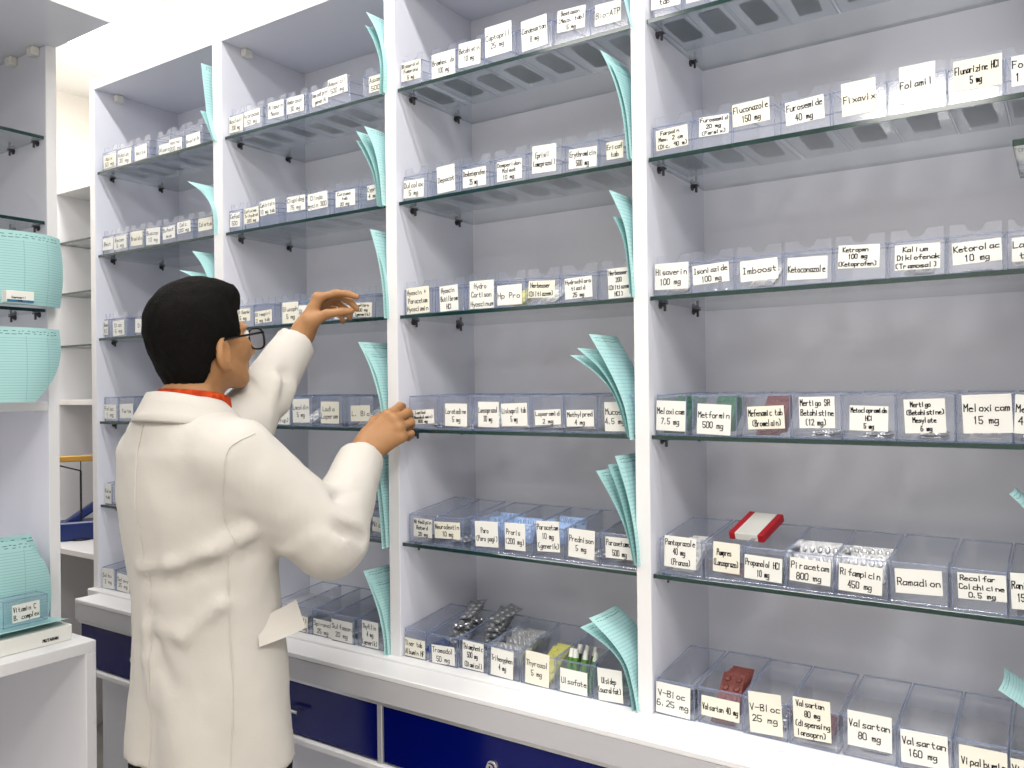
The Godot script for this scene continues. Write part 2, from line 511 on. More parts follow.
	# a glass shelf of the unit on the right, whose corner just enters the view
	var r := thing("right_cabinet", "white end panel beside the rightmost bay carrying a glass shelf", "cabinet", Vector3(0.2, 0, 0.09))
	panel(r, "end_panel", Vector3(-0.17, 0.0, 0.0), Vector3(0.25, 2.4, 0.025), M.laminate, 0.0015)
	for x in [-0.1, 0.15]:
		peg(r, Vector3(x, 1.737, 0.025), -PI / 2)
	glass_shelf(Vector3(-0.05, 1.737, 0.117), Vector3(0.42, 1.745, 0.3), ["z", "w", "b"], "glass shelf corner jutting in at right edge of view", "")


func alcove():
	var c := thing("alcove_cabinet", "white cabinet with thin shelves far behind, seen through the gap", "cabinet", Vector3(-3.3, 0, -0.7))
	var p := c.position
	panel(c, "side_panel", Vector3(-3.59, 0, -0.98) - p, Vector3(-3.56, 2.32, -0.42) - p, M.laminate_edge, 0.0015)
	panel(c, "side_panel", Vector3(-2.75, 0, -0.98) - p, Vector3(-2.72, 2.32, -0.42) - p, M.laminate_edge, 0.0015)
	panel(c, "top_board", Vector3(-3.56, 2.3, -0.98) - p, Vector3(-2.75, 2.32, -0.42) - p, M.laminate_edge, 0.0015)
	panel(c, "back_panel", Vector3(-3.56, 0, -0.99) - p, Vector3(-2.75, 2.3, -0.98) - p, M.laminate_edge, 0.0)
	panel(c, "shelf_board", Vector3(-3.56, 1.408, -0.98) - p, Vector3(-2.75, 1.43, -0.425) - p, M.laminate_edge, 0.0015)
	panel(c, "shelf_board", Vector3(-3.60, 0.838, -0.98) - p, Vector3(-2.75, 0.86, -0.26) - p, M.laminate_edge, 0.0015)
	panel(c, "upright", Vector3(-3.40, 0.0, -0.30) - p, Vector3(-3.375, 0.838, -0.27) - p, M.laminate_edge, 0.0015)
	var n := 0
	for y in [2.096, 1.88, 1.659]:
		glass_shelf(Vector3(-3.558, y - 0.008, -0.975), Vector3(-2.752, y, -0.43), ["z", "w"], "%s glass shelf of the far alcove cabinet" % ["highest", "middle", "lowest"][n], "glass shelves of the alcove cabinet")
		n += 1
	var m := thing("sealing_machine", "blue sealing machine with sloping lever on the alcove desk", "machine", Vector3(-3.36, 0.861, -0.44), 1.08)
	var st := begin()
	cbox(st, Vector3(-0.11, 0.0, -0.05), Vector3(0.13, 0.075, 0.05), 0.006)
	put("base", st, flat("machine_blue", Color(0.05, 0.16, 0.42), 0.35), m)
	st = begin()
	cbox(st, Vector3(-0.1, -0.016, -0.03), Vector3(0.13, 0.016, 0.03), 0.006, Transform3D(Basis(Vector3(0, 0, 1), 0.6), Vector3(-0.005, 0.115, 0)))
	put("lever", st, M.machine_blue, m)
	st = begin()
	cyl(st, Vector3(-0.13, 0.055, -0.05), Vector3(-0.13, 0.055, 0.05), 0.014)
	put("roller", st, M.dark_metal, m)
	var s := thing("wooden_bar_stand", "yellow wooden bar on thin dark wires above the blue machine", "stand", Vector3(-3.35, 0.861, -0.40), 1.08)
	st = begin()
	cyl(st, Vector3(0, 0, 0), Vector3(0, 0.28, 0), 0.004)
	cyl(st, Vector3(0, 0, 0), Vector3(0, 0.006, 0), 0.04, 0.035)
	cyl(st, Vector3(0, 0.28, 0), Vector3(-0.14, 0.325, 0), 0.003)
	put("wire_stand", st, M.dark_metal, s)
	st = begin()
	cbox(st, Vector3(-0.2, 0.318, -0.012), Vector3(0.2, 0.343, 0.012), 0.004)
	put("bar", st, flat("yellow_wood", Color(0.78, 0.6, 0.25), 0.5), s)
	st = begin()
	for x in [-0.15, 0.0, 0.12]:
		cyl(st, Vector3(x, 0.27, 0.008), Vector3(x, 0.32, 0.008), 0.002)
	put("hook", st, M.dark_metal, s)


# ------------------------------------------------------------------ bins, cards, packs
# pen strokes on a 5 x 9 grid: baseline at 2, small letters to 5, capitals to 8
const PEN := {
	"a": "4515031243/4542", "b": "0802/042535433202", "c": "4515031242", "d": "4842/4515031242", "e": "0444351504031242", "f": "48382722/0545", "g": "4515031243/4541301000", "h": "0802/0425354442",
	"i": "1512/1716", "j": "252110/2726", "k": "0802/4504/1442", "l": "1812", "m": "0502/04152522/24354542", "n": "0502/0415354442", "o": "150403123243443515", "p": "0500/04153544433212", "r": "0502/04152535",
	"s": "451504433202", "t": "17132232/0535", "u": "0503123243/4542", "v": "052245", "w": "0512243245", "x": "0542/4502", "y": "0523/4510", "z": "05450242", "q": "4515031243/4540",
	"A": "022842/1434", "B": "020838473605/0535444332 02", "C": "4738180703123243", "D": "02082846443202", "E": "48080242/0535", "F": "480802/0535", "G": "47381807031232434525", "H": "0802/4842/0545", "I": "2822/1838/1232",
	"J": "4843321203", "K": "0802/4805/0542", "L": "080242", "M": "0208254842", "N": "02084248", "O": "180703123243473818", "P": "02083847463505", "R": "02083847463505/2542", "S": "4738180706354433321203",
	"T": "0848/2822", "U": "080312324348", "V": "082248", "W": "0812253248", "X": "0842/4802", "Y": "082548/2522", "Z": "08480242",
	"0": "180703123243473818", "1": "172822", "2": "07183847460242", "3": "071838473515/354443321203", "4": "380444/3832", "5": "480805354443321203", "6": "38180503123243443505", "7": "084812", "8": "1506183846351504031232434435", "9": "45150618384742",
	"(": "38171332", ")": "18373312", ".": "1213", "-": "0545", "&": "0545/2723",
}

func write_mesh(text: String, w: float, h: float, pen: float) -> ArrayMesh:
	# lines of handwriting, centred in w x h, lying in the xy plane and facing +z
	var key := "ink %s %.3f %.3f" % [text, w, h]
	if cache.has(key):
		return cache[key]
	var lines := text.split("|")
	var v := PackedVector3Array()
	var step := minf(h / (lines.size() + 0.15), 0.0185)
	var widest := 0
	for l in lines:
		widest = maxi(widest, l.length())
	var gx := minf(step * 0.095, w * 0.94 / (widest * 5.6))
	var gy := step * 0.098
	var top := h / 2 + step * lines.size() / 2 - (h / 2 if lines.size() > 1 else 0.0)
	top = step * lines.size() / 2
	for n in lines.size():
		var s: String = lines[n]
		var x := -s.length() * 5.6 * gx / 2 + rng.randf_range(-0.03, 0.03) * w
		if n == 0 and lines.size() > 1:
			x = maxf(-w * 0.47, x - w * 0.06)
		var y := top - (n + 1) * step + rng.randf_range(-0.05, 0.05) * step
		var slope := rng.randf_range(-0.02, 0.03)
		for ch in s:
			if PEN.has(ch):
				for stroke in PEN[ch].replace(" ", "").split("/"):
					var last := Vector2.ZERO
					for k in range(0, stroke.length(), 2):
						var q := Vector2(x + (stroke[k].to_int() + 0.4 + rng.randf_range(-0.25, 0.25)) * gx, y + (stroke[k + 1].to_int() + rng.randf_range(-0.25, 0.25)) * gy)
						q.y += slope * q.x
						if k > 0 and last.distance_to(q) > 1e-5:
							var d := (q - last).normalized() * pen * 0.5
							var e := Vector2(-d.y, d.x)
							var a := last - d + e
							var b := q + d + e
							var c := q + d - e
							var f := last - d - e
							for t in [a, b, c, a, c, f]:
								v.append(Vector3(t.x, t.y, 0))
						last = q
			x += 5.6 * gx
	var arr := []
	arr.resize(Mesh.ARRAY_MAX)
	arr[Mesh.ARRAY_VERTEX] = v
	var nn := PackedVector3Array()
	nn.resize(v.size())
	nn.fill(Vector3(0, 0, 1))
	arr[Mesh.ARRAY_NORMAL] = nn
	var m := ArrayMesh.new()
	m.add_surface_from_arrays(Mesh.PRIMITIVE_TRIANGLES, arr)
	cache[key] = m
	return m

func bin_meshes(w: float, kind: String) -> Array:
	# kind u: tall front with a thumb notch; m: plain, level; l: low front, sides rising to the back. Front face at z = 0, floor at y = 0.
	w = snappedf(w, 0.003)
	var key := "bin %s %.3f" % [kind, w]
	if cache.has(key):
		return cache[key]
	var h := w / 2 - 0.0004
	var t := 0.0016
	var d := 0.17 if kind != "p" else 0.05
	var hf: float = {"u": 0.058, "m": 0.074, "l": 0.064, "p": 0.06}[kind]
	var hb: float = {"u": 0.076, "m": 0.077, "l": 0.082, "p": 0.06}[kind]
	var st := begin()
	cbox(st, Vector3(-h, 0.0005, -d), Vector3(h, 0.0005 + t, 0), 0.0)
	cbox(st, Vector3(-h, t, -t), Vector3(h, hf, 0), 0.0)
	cbox(st, Vector3(-h, t, -d), Vector3(h, hb, -d + t), 0.0)
	for s in [-1.0, 1.0]:
		var x0: float = s * h
		var x1: float = s * (h - t)
		var out := Vector3(s, 0, 0)
		var a := Vector3(x0, t, -t)
		var b := Vector3(x0, hf, -t)
		var c := Vector3(x0, hb, -d + t)
		var e := Vector3(x0, t, -d + t)
		var k := Vector3(x1 - x0, 0, 0)
		quad(st, a, b, c, e, out)
		quad(st, a + k, b + k, c + k, e + k, -out)
		quad(st, b, c, c + k, b + k, Vector3.UP)
	var rim := begin()
	var r := 0.0014
	cbox(rim, Vector3(-h, hf - r, -0.0024), Vector3(h, hf + r, 0.0006), 0.0006)
	cbox(rim, Vector3(-h, hb - r, -d), Vector3(h, hb + r, -d + 0.0024), 0.0006)
	cbox(rim, Vector3(-h, 0.0, -0.0024), Vector3(h, 0.0026, 0.0004), 0.0005)
	for s in [-1.0, 1.0]:
		tube(rim, [Vector3(s * (h - 0.0008), hf, -0.001), Vector3(s * (h - 0.0008), hb, -d + 0.001)], 0.0013, 6)
		cbox(rim, Vector3(s * (h - 0.0008) - 0.0009, 0.002, -0.0022), Vector3(s * (h - 0.0008) + 0.0009, hf, 0.0002), 0.0004)
		cbox(rim, Vector3(s * (h - 0.0008) - 0.0009, 0.0, -d), Vector3(s * (h - 0.0008) + 0.0009, 0.002, 0), 0.0004)
	if kind == "u":
		# the lip with its half-round notch stands 4 mm behind the front
		var poly := PackedVector2Array([Vector2(-h + 0.002, 0.05), Vector2(-h + 0.002, 0.077), Vector2(-0.015, 0.077)])
		for i in range(0, 9):
			var an := PI + PI * i / 8.0
			poly.append(Vector2(cos(an) * 0.0125, 0.0745 + sin(an) * 0.0105))
		poly.append_array([Vector2(0.015, 0.077), Vector2(h - 0.002, 0.077), Vector2(h - 0.002, 0.05)])
		var ix := Geometry2D.triangulate_polygon(poly)
		for s in [-1.0, 1.0]:
			for i in range(0, ix.size(), 3):
				var q := []
				for j in 3:
					q.append(Vector3(poly[ix[i + j]].x, poly[ix[i + j]].y, -0.0055 + s * 0.0008))
				tri(st, q[0], q[1], q[2], Vector3(0, 0, s))
		for i in poly.size() - 1:
			var a := poly[i]
			var b := poly[i + 1]
			quad(rim, Vector3(a.x, a.y, -0.0047), Vector3(b.x, b.y, -0.0047), Vector3(b.x, b.y, -0.0063), Vector3(a.x, a.y, -0.0063), Vector3(-(b - a).y, (b - a).x, 0))
	st.generate_normals()
	rim.generate_normals()
	cache[key] = [st.commit(), rim.commit()]
	return cache[key]

func bin_thing(w: float, off: float, lw: float, ly: float, lh: float, text: String, kind: String, label: String, group := "") -> Node3D:
	var o := thing("medicine_bin", label, "bin", Vector3.ZERO, 0, group)
	var g := bin_meshes(w, kind)
	put("tray", g[0], M.bin_plastic, o)
	put("rim", g[1], M.bin_rim, o)
	if lw > 0.0:
		var c := MeshInstance3D.new()
		var st := begin()
		cbox(st, Vector3(-lw / 2, -lh / 2, 0), Vector3(lw / 2, lh / 2, 0.0006), 0.0)
		c = put("label_card", st, M.card_cream if rng.randf() < 0.3 else M.card_paper, o)
		c.position = Vector3(off, ly + lh / 2, 0.0009)
		c.rotation.z = rng.randf_range(-0.05, 0.05)
		var ink := put("handwriting", write_mesh(text, lw, lh, 0.0015), M.ink, c)
		ink.position.z = 0.0008
	return o

func pack_meshes() -> Array:
	if not cache.has("pack"):
		var st := begin()
		cbox(st, Vector3(-0.021, 0, -0.05), Vector3(0.021, 0.0008, 0.05), 0.0003)
		var bl := begin()
		for i in 2:
			for j in 5:
				var c := Vector3(-0.0105 + 0.021 * i, 0.0008, -0.038 + 0.019 * j)
				var ring := []
				for k in 8:
					var u := Vector3(cos(TAU * k / 8), 0, sin(TAU * k / 8))
					ring.append([c + u * 0.0068, c + u * 0.0052 + Vector3(0, 0.0026, 0)])
				for k in 8:
					var a = ring[k]
					var b = ring[(k + 1) % 8]
					quad(bl, a[0], b[0], b[1], a[1], a[0] - c)
					tri(bl, a[1], b[1], c + Vector3(0, 0.0034, 0), Vector3.UP)
		st.generate_normals()
		bl.generate_normals()
		cache.pack = [st.commit(), bl.commit()]
	return cache.pack

func pack(at: Transform3D, foil: String, label: String, group: String, k := 1.0):
	var o := thing("blister_pack", label, "blister pack", Vector3.ZERO, 0, group)
	o.transform = at.scaled_local(Vector3(k, 1, 1))
	var g := pack_meshes()
	put("foil", g[0], M["foil_" + foil], o)
	put("blisters", g[1], M["foil_" + foil] if foil in ["s", "d", "B"] else M.blister_clear if foil == "w" else M["foil_" + foil], o)

const READ := ["Furosemide", "Fluconazole", "Flunarizine", "Ketoconazole", "Ketorolac", "Meloxicam", "Metformin", "Metoclopramide", "Pantoprazole", "Propanolol", "Piracetam", "Rifampicin", "Valsartan", "Paracetam", "Captopril", "Candesartan", "Betahistin", "Loratadine", "Lansoprazol", "Loperamid", "Tramadol", "Isoniazide", "Erythromicin", "Dexketoprofen"]

func bin_row(bay: int, sh: int, rows: Array):
	var y := BASE + PITCH * (6 - sh)
	var kind := "u" if sh <= 3 else "m" if sh == 4 else "l"
	for i in rows.size():
		var parts: PackedStringArray = rows[i].split(";")
		var f: PackedStringArray = parts[0].split(" ")
		var v := []
		for k in 6:
			v.append(f[k].to_float())
		var where: String = "%s from left, %s, %s" % [ORD[i], SHELF[sh - 1], BAY[bay - 1]]
		var label := "clear bin, white card, " + where
		for r in READ:
			if parts[1].begins_with(r):
				label = "clear bin reading %s, %s" % [parts[1].replace("|", " ").split(" (")[0], where]
		var lh: float = v[5]
		var o := bin_thing(v[1], v[2], v[3], v[4], lh, parts[1], kind, label, "labelled medicine bins on the %s" % SHELF[sh - 1])
		var z := -0.02 + rng.randf_range(-0.004, 0.003) + (0.012 if sh == 6 else 0.0)
		o.position = Vector3(v[0], y, z)
		fill(f[6], v[0], y, z, v[1], "%s, %s, %s" % [ORD[i] + " bin from left", SHELF[sh - 1], BAY[bay - 1]], bay)

func fill(code: String, x: float, y: float, z: float, w: float, where: String, bay: int):
	if code == "-":
		return
	var k := clampf((w - 0.008) / 0.046, 0.3, 1.0)
	var words: Dictionary = {"s": "silver", "d": "dark", "w": "white", "g": "green", "r": "red-brown", "b": "blue", "B": "pale blue", "y": "pale yellow"}
	var foil := code
	var n := 2
	match code:
		"S":
			foil = "s"
			n = 7
		"T":
			foil = "s"
			n = 10
		"R":
			foil = "r"
			n = 1
		"C":
			foil = "g"
			n = 2
		"c":
			foil = "s"
			n = 1
		"B":
			n = 5
		"r", "g":
			n = 4
	var label: String = "%s blister pack inside %s" % [words[foil], where]
	var group := "blister packs inside " + where
	if bay < 3 and n == 2:
		n = 1
	for i in n:
		var t := Transform3D()
		if code in ["S", "B"]:         # strips standing on edge, leaning back, tops above the rim
			var lean := Basis(Vector3.RIGHT, rng.randf_range(-0.55, -0.3))
			t.basis = lean * Basis(Vector3(0, 1, 0), Vector3(0, 0, 1), Vector3(1, 0, 0)) * Basis.from_scale(Vector3(1, 1, 0.68 * k))
			t.origin = Vector3(x + rng.randf_range(-0.002, 0.002), y + 0.03 + rng.randf_range(0.0, 0.022) + i * 0.001, z - 0.022 - i * 0.019)
		elif code == "T":              # a loose heap that overflows the bin
			t.basis = Basis(Vector3.UP, rng.randf_range(-0.35, 0.35)) * Basis(Vector3.RIGHT, rng.randf_range(0.05, 0.5)) * Basis(Vector3.BACK, rng.randf_range(-0.3, 0.3)) * Basis.from_scale(Vector3(0.9, 1, 0.8))
			t.origin = Vector3(x + rng.randf_range(-0.006, 0.006), y + 0.02 + i * 0.0085, z - 0.055 - i * 0.007)
		elif code in ["r", "g"] and z < -0.01:
			t.basis = Basis(Vector3.RIGHT, 0.66 if i > 0 else 0.75)
			t.origin = Vector3(x, y + 0.037, z - 0.046 - i * 0.016)
		elif code in ["w", "y"]:
			t.basis = Basis(Vector3.RIGHT, 0.5)
			t.origin = Vector3(x, y + 0.03, z - 0.055 - i * 0.02)
		else:
			t.basis = Basis(Vector3.UP, rng.randf_range(-0.06, 0.06) * k)
			t.origin = Vector3(x, y + 0.0026 + i * 0.0045, z - 0.075 - rng.randf_range(0, 0.025))
		pack(t, foil, label, group, 1.0 if code in ["S", "B", "T"] else k)
	if code == "R":
		var b := thing("medicine_box", "white medicine box with red ends lying tilted across clear bins, rightmost bay", "box", Vector3(x + 0.028, y + 0.078, z - 0.105))
		b.rotation = Vector3(0.32, -0.15, 0)
		var st := begin()
		cbox(st, Vector3(-0.023, 0, -0.045), Vector3(0.023, 0.014, 0.045), 0.001)
		put("carton", st, M.white_plastic, b)
		st = begin()
		for s in [-1.0, 1.0]:
			cbox(st, Vector3(s * 0.0285 - 0.006, -0.0002, -0.0455), Vector3(s * 0.0285 + 0.006, 0.0145, 0.0455), 0.001)
		put("red_band", st, flat("red_print", Color(0.72, 0.06, 0.12), 0.4), b)
	if code == "C":
		for i in 7:
			var b := thing("dropper_tube", "green white-capped tube in " + where, "tube", Vector3(x - 0.026 + 0.0175 * (i % 4), y + 0.003, z - 0.018 - 0.03 * int(i / 4.0)), 0, "green tubes in the third bay")
			b.rotation = Vector3(-0.35, 0, rng.randf_range(-0.12, 0.12))
			var st := begin()
			cyl(st, Vector3(0, 0, 0), Vector3(0, 0.06, 0), 0.0072, 0.0065, 12)
			put("tube", st, flat("tube_green", Color(0.3, 0.5, 0.16), 0.35), b)
			st = begin()
			cyl(st, Vector3(0, 0.06, 0), Vector3(0, 0.078, 0), 0.0058, 0.0048, 12)
			put("cap", st, M.tablet_white, b)
	if code == "c":
		for i in 5:
			var b := thing("vial", "small blue and clear vial lying inside " + where, "vial", Vector3(x - 0.024 + 0.012 * i, y + 0.0085, z - 0.02 - 0.01 * (i % 2)), rng.randf_range(-0.3, 0.3), "vials in the rightmost bay")
			var st := begin()
			cyl(st, Vector3(0, 0, -0.018), Vector3(0, 0, 0.008), 0.0052, 0.0052, 10)
			put("glass", st, [flat("vial_blue", Color(0.1, 0.35, 0.55), 0.2), flat("vial_grey", Color(0.7, 0.75, 0.78), 0.2)][i % 2], b)
			st = begin()
			cyl(st, Vector3(0, 0, 0.008), Vector3(0, 0, 0.013), 0.0045, 0.004, 10)
			put("stopper", st, M.dark_metal, b)

# a sheet swept along z from z0 to z1 over a curve in the xy plane; v runs up the curve
func curve_sheet(st: SurfaceTool, ctl: Array, z0: float, z1: float, twist := 0.0):
	var c := Curve3D.new()
	for i in ctl.size():
		var tang: Vector3 = (ctl[mini(i + 1, ctl.size() - 1)] - ctl[maxi(i - 1, 0)]) / 6.0
		c.add_point(ctl[i], -tang, tang)
	var whole := c.get_baked_length()
	var n := 16
	var m := 4
	st.set_smooth_group(0)
	for i in n:
		for j in m:
			var q := []
			for k in [[0, 0], [1, 0], [1, 1], [0, 1]]:
				var a := float(i + k[0]) / n
				var b := float(j + k[1]) / m
				var p := c.sample_baked(whole * a, true)
				var tn := twist * a * a * b
				q.append([Vector3(p.x + tn + 0.004 * sin(b * 3.0) * a, p.y + tn * 0.3, lerpf(z0, z1, b)), Vector2(b, 1.0 - a)])
			for k in [0, 1, 2, 0, 2, 3]:
				st.set_uv(q[k][1])
				st.add_vertex(q[k][0])

func cards(bay: int, sh: int, data: String):
	var sheets := data.split("|")
	for s in sheets.size():
		var f := sheets[s].split(" ")
		var ctl := []
		for i in range(0, f.size(), 2):
			ctl.append(Vector3(f[i].to_float(), f[i + 1].to_float(), 0))
		var st := begin()
		curve_sheet(st, ctl, 0.014 - 0.004 * s, -0.105 - 0.012 * s, 0.0)
		var which: String = "single" if sheets.size() == 1 else ["front", "middle" if sheets.size() == 3 else "rear", "rear"][s]
		tag(put("stock_card", st, M["stock_card_%d" % (s % 2)]), "%s mint ruled sheet, right end of %s, %s" % [which, SHELF[sh - 1], BAY[bay - 1]], "paper", "mint stock sheets")

func wall_card(poly: Array, y0: float, y1: float, taper: float, label: String):
	# an upright sheet whose plan is a polyline in x, z; taper pulls its far lower (or, if negative, upper) corner in
	var st := begin()
	st.set_smooth_group(0)
	var c := Curve3D.new()
	for i in poly.size():
		var a = poly[mini(i + 1, poly.size() - 1)]
		var b = poly[maxi(i - 1, 0)]
		var tang := Vector3(a[0] - b[0], 0, a[1] - b[1]) / 6.0
		c.add_point(Vector3(poly[i][0], 0, poly[i][1]), -tang, tang)
	var whole := c.get_baked_length()
	var n := 14
	for i in n:
		for j in 10:
			var q := []
			for k in [[0, 0], [1, 0], [1, 1], [0, 1]]:
				var v := float(j + k[1]) / 10
				var cut := taper * pow(1.0 - v, 2.0) if taper > 0 else -taper * pow(v, 3.0)
				var u := float(i + k[0]) / n * (1.0 - cut / whole)
				var p := c.sample_baked(whole * u, true)
				q.append([p + Vector3(0.015 * sin(v * PI) * u, lerpf(y0, y1, v), 0), Vector2(u, 1.0 - v)])
			for k in [0, 1, 2, 0, 2, 3]:
				st.set_uv(q[k][1])
				st.add_vertex(q[k][0])
	tag(put("stock_card", st, M.stock_card_1), label, "paper", "mint stock sheets")


func all_bins():
	bin_row(4, 1, [
		"-0.616 0.061 -0.001 0.059 0.020 0.046 d;Enzyplex|tab",
		"-0.547 0.073 0.000 0.057 0.014 0.041 s;Ericaf",
		"-0.470 0.077 -0.002 0.064 0.017 0.040 d;Ester C",
		"-0.388 0.083 -0.001 0.063 0.020 0.035 s;Esola|20 mg",
		"-0.300 0.084 0.000 0.064 0.016 0.037 d;Etambutol",
	])
	bin_row(4, 2, [
		"-0.607 0.079 0.000 0.063 0.014 0.038 d;Farpain|Mex. 2 cm|(Dic. 90 m)",
		"-0.529 0.072 0.004 0.055 0.023 0.035 s;Furosemid|20 mg|(Farsix)",
		"-0.455 0.074 -0.004 0.066 0.032 0.040 s;Fluconazole|150 mg",
		"-0.367 0.084 0.000 0.064 0.018 0.040 d;Furosemide|40 mg",
		"-0.280 0.084 0.000 0.053 0.014 0.055 d;Fixavix",
		"-0.194 0.083 0.001 0.052 0.017 0.059 s;Folamil",
		"-0.113 0.076 0.003 0.065 0.022 0.047 d;Flunarizine HCl|5 mg",
		"-0.050 0.047 0.004 0.039 0.014 0.045 s;Folic|1 mg",
	])
	bin_row(4, 3, [
		"-0.610 0.072 -0.002 0.067 0.012 0.049 w;Hisaverin|100 mg",
		"-0.533 0.080 -0.002 0.068 0.017 0.035 s;Isoniazide|100 mg",
		"-0.449 0.083 0.001 0.066 0.015 0.037 w;Imboost",
		"-0.365 0.081 0.000 0.066 0.010 0.038 s;Ketoconazole",
		"-0.282 0.082 -0.001 0.064 0.022 0.038 s;Ketropen|100 mg|(Ketoprofen)",
		"-0.197 0.082 0.001 0.065 0.012 0.040 w;Kalium|Diklofenak|(Tramosal)",
		"-0.116 0.076 0.002 0.066 0.015 0.034 s;Ketorolac|10 mg",
		"-0.051 0.049 0.004 0.042 0.012 0.036 w;Lacto|tab",
	])
	bin_row(4, 4, [
		"-0.616 0.060 -0.001 0.058 0.008 0.056 g;Meloxicam|7.5 mg",
		"-0.533 0.084 0.000 0.063 0.003 0.055 g;Metformin|500 mg",
		"-0.439 0.084 0.000 0.064 0.015 0.040 r;Mefenamic tab|(Bromelain)",
		"-0.354 0.082 0.001 0.058 0.018 0.053 s;Mertigo SR|Betahistine|(12 mg)",
		"-0.271 0.081 -0.000 0.059 0.015 0.041 s;Metoclopramide|HCl|5 mg",
		"-0.188 0.083 -0.001 0.059 0.013 0.054 s;Mertigo|(Betahistine)|Mesylate|6 mg",
		"-0.107 0.074 0.004 0.066 0.015 0.059 w;Meloxicam|15 mg",
		"-0.048 0.042 0.001 0.040 0.015 0.058 s;Metil|4 mg",
	])
	bin_row(4, 5, [
		"-0.601 0.084 0.000 0.062 0.014 0.058 w;Pantoprazole|40 mg|(Pranza)",
		"-0.519 0.073 0.005 0.049 0.015 0.054 R;Pampres|(Lanzoprazo)",
		"-0.445 0.071 -0.003 0.066 0.009 0.042 d;Propanolol HCl|10 mg",
		"-0.368 0.080 0.001 0.067 0.015 0.040 S;Piracetam|800 mg",
		"-0.286 0.081 -0.001 0.067 0.009 0.045 S;Rifampicin|450 mg",
		"-0.201 0.084 0.000 0.068 0.017 0.039 -;Ramadion",
		"-0.117 0.076 0.004 0.065 0.020 0.040 -;Recolfar|Colchicine|0.5 mg",
		"-0.052 0.050 0.001 0.048 0.013 0.054 s;Ranitidin|150 mg",
	])
	bin_row(4, 6, [
		"-0.609 0.075 -0.004 0.067 0.003 0.057 d;V-Bloc|6.25 mg",
		"-0.525 0.083 0.001 0.070 0.015 0.036 r;Valsartan 40 mg",
		"-0.443 0.079 0.001 0.057 0.007 0.071 s;V-Bloc|25 mg",
		"-0.362 0.080 -0.002 0.061 0.015 0.068 r;Valsartan|80 mg|(dispensing|lansoprn)",
		"-0.275 0.081 0.001 0.067 0.020 0.057 s;Valsartan|80 mg",
		"-0.194 0.078 0.000 0.067 0.012 0.052 d;Valsartan|160 mg",
		"-0.117 0.072 0.003 0.064 0.011 0.046 c;Vipalbumin",
		"-0.053 0.052 0.001 0.050 0.006 0.048 s;Vitamin|B6",
	])
	bin_row(3, 1, [
		"-1.238 0.059 -0.001 0.057 0.017 0.043 d;Bisoprolol|Fumarate|5 mg",
		"-1.151 0.079 0.003 0.066 0.003 0.058 d;Bromhex. dx|100 mg",
		"-1.073 0.075 -0.001 0.059 0.013 0.053 s;Betahistin|10 mg",
		"-0.993 0.081 -0.002 0.068 0.018 0.064 d;Captopril|25 mg",
		"-0.905 0.084 0.000 0.062 0.010 0.063 s;Candesartan|8 mg",
		"-0.820 0.083 0.000 0.064 0.028 0.044 d;Bestason|(Meco. tab)|5 mg",
		"-0.736 0.083 -0.001 0.057 0.019 0.042 s;Bio-ATP",
	])
	bin_row(3, 2, [
		"-1.231 0.073 -0.005 0.060 0.008 0.041 s;Dulcolax|5 mg",
		"-1.143 0.079 0.002 0.050 0.007 0.059 d;Depacot",
		"-1.063 0.079 -0.002 0.062 0.009 0.040 s;Dexketoprofen|25 mg",
		"-0.973 0.084 0.000 0.063 0.009 0.042 s;Domperidon|Maleat|10 mg",
		"-0.886 0.084 0.000 0.057 0.012 0.056 d;Eprisil|(omeprazol)",
		"-0.801 0.077 0.004 0.063 0.008 0.039 s;Erythromicin|500 mg",
		"-0.724 0.075 -0.002 0.036 0.014 0.034 s;Ericaf|tab",
	])
	bin_row(3, 3, [
		"-1.226 0.083 -0.001 0.067 0.003 0.060 s;Hyoscin &|Paracetam|Hyosciamin",
		"-1.135 0.084 0.000 0.051 0.003 0.056 s;Hyoscin|Butilbrom|HCl",
		"-1.049 0.077 0.003 0.064 0.003 0.060 d;Hydro|Cortison|Hyoscinum",
		"-0.972 0.074 -0.002 0.062 0.006 0.042 y;Hp Pro",
		"-0.894 0.080 -0.002 0.063 0.016 0.035 w;Herbesser|(Diltiazem)",
		"-0.810 0.084 -0.000 0.062 0.009 0.042 d;Hydrochloro|tiazid|25 mg",
		"-0.723 0.074 0.005 0.048 0.003 0.058 s;Herbesser|200|(Diltiazem|HCl)",
	])
	bin_row(3, 4, [
		"-1.217 0.084 0.000 0.064 0.012 0.032 s;Lapibal|(Mecobalamin)|500 mg",
		"-1.121 0.084 0.000 0.061 0.008 0.050 s;Loratadine|5 mg",
		"-1.036 0.073 0.005 0.054 0.008 0.054 w;Lansoprazol|30 mg",
		"-0.963 0.071 -0.003 0.065 0.011 0.048 s;Lisinopril tab|5 mg",
		"-0.887 0.077 0.002 0.062 0.015 0.031 s;Loperamid|2 mg",
		"-0.809 0.076 -0.001 0.062 0.013 0.033 s;Methylpred|4 mg",
		"-0.729 0.081 -0.002 0.045 0.005 0.057 w;Mucos|4.5 mg",
	])
	bin_row(3, 5, [
		"-1.225 0.078 0.003 0.054 0.014 0.042 d;Nifedipin|Retard|20 mg",
		"-1.145 0.078 -0.003 0.072 0.018 0.037 s;Neurodextin|10 mg",
		"-1.043 0.077 0.003 0.060 0.011 0.054 B;Paro|(Paro pagi)",
		"-0.965 0.075 -0.002 0.051 0.011 0.056 B;Proris|(200 mg)",
		"-0.887 0.078 0.001 0.054 0.016 0.062 B;Paracetam|10 mg|(generik)",
		"-0.807 0.079 -0.001 0.059 0.011 0.057 s;Prednison|5 mg",
		"-0.726 0.080 0.001 0.061 0.018 0.041 d;Parasetamol|500 mg",
	])
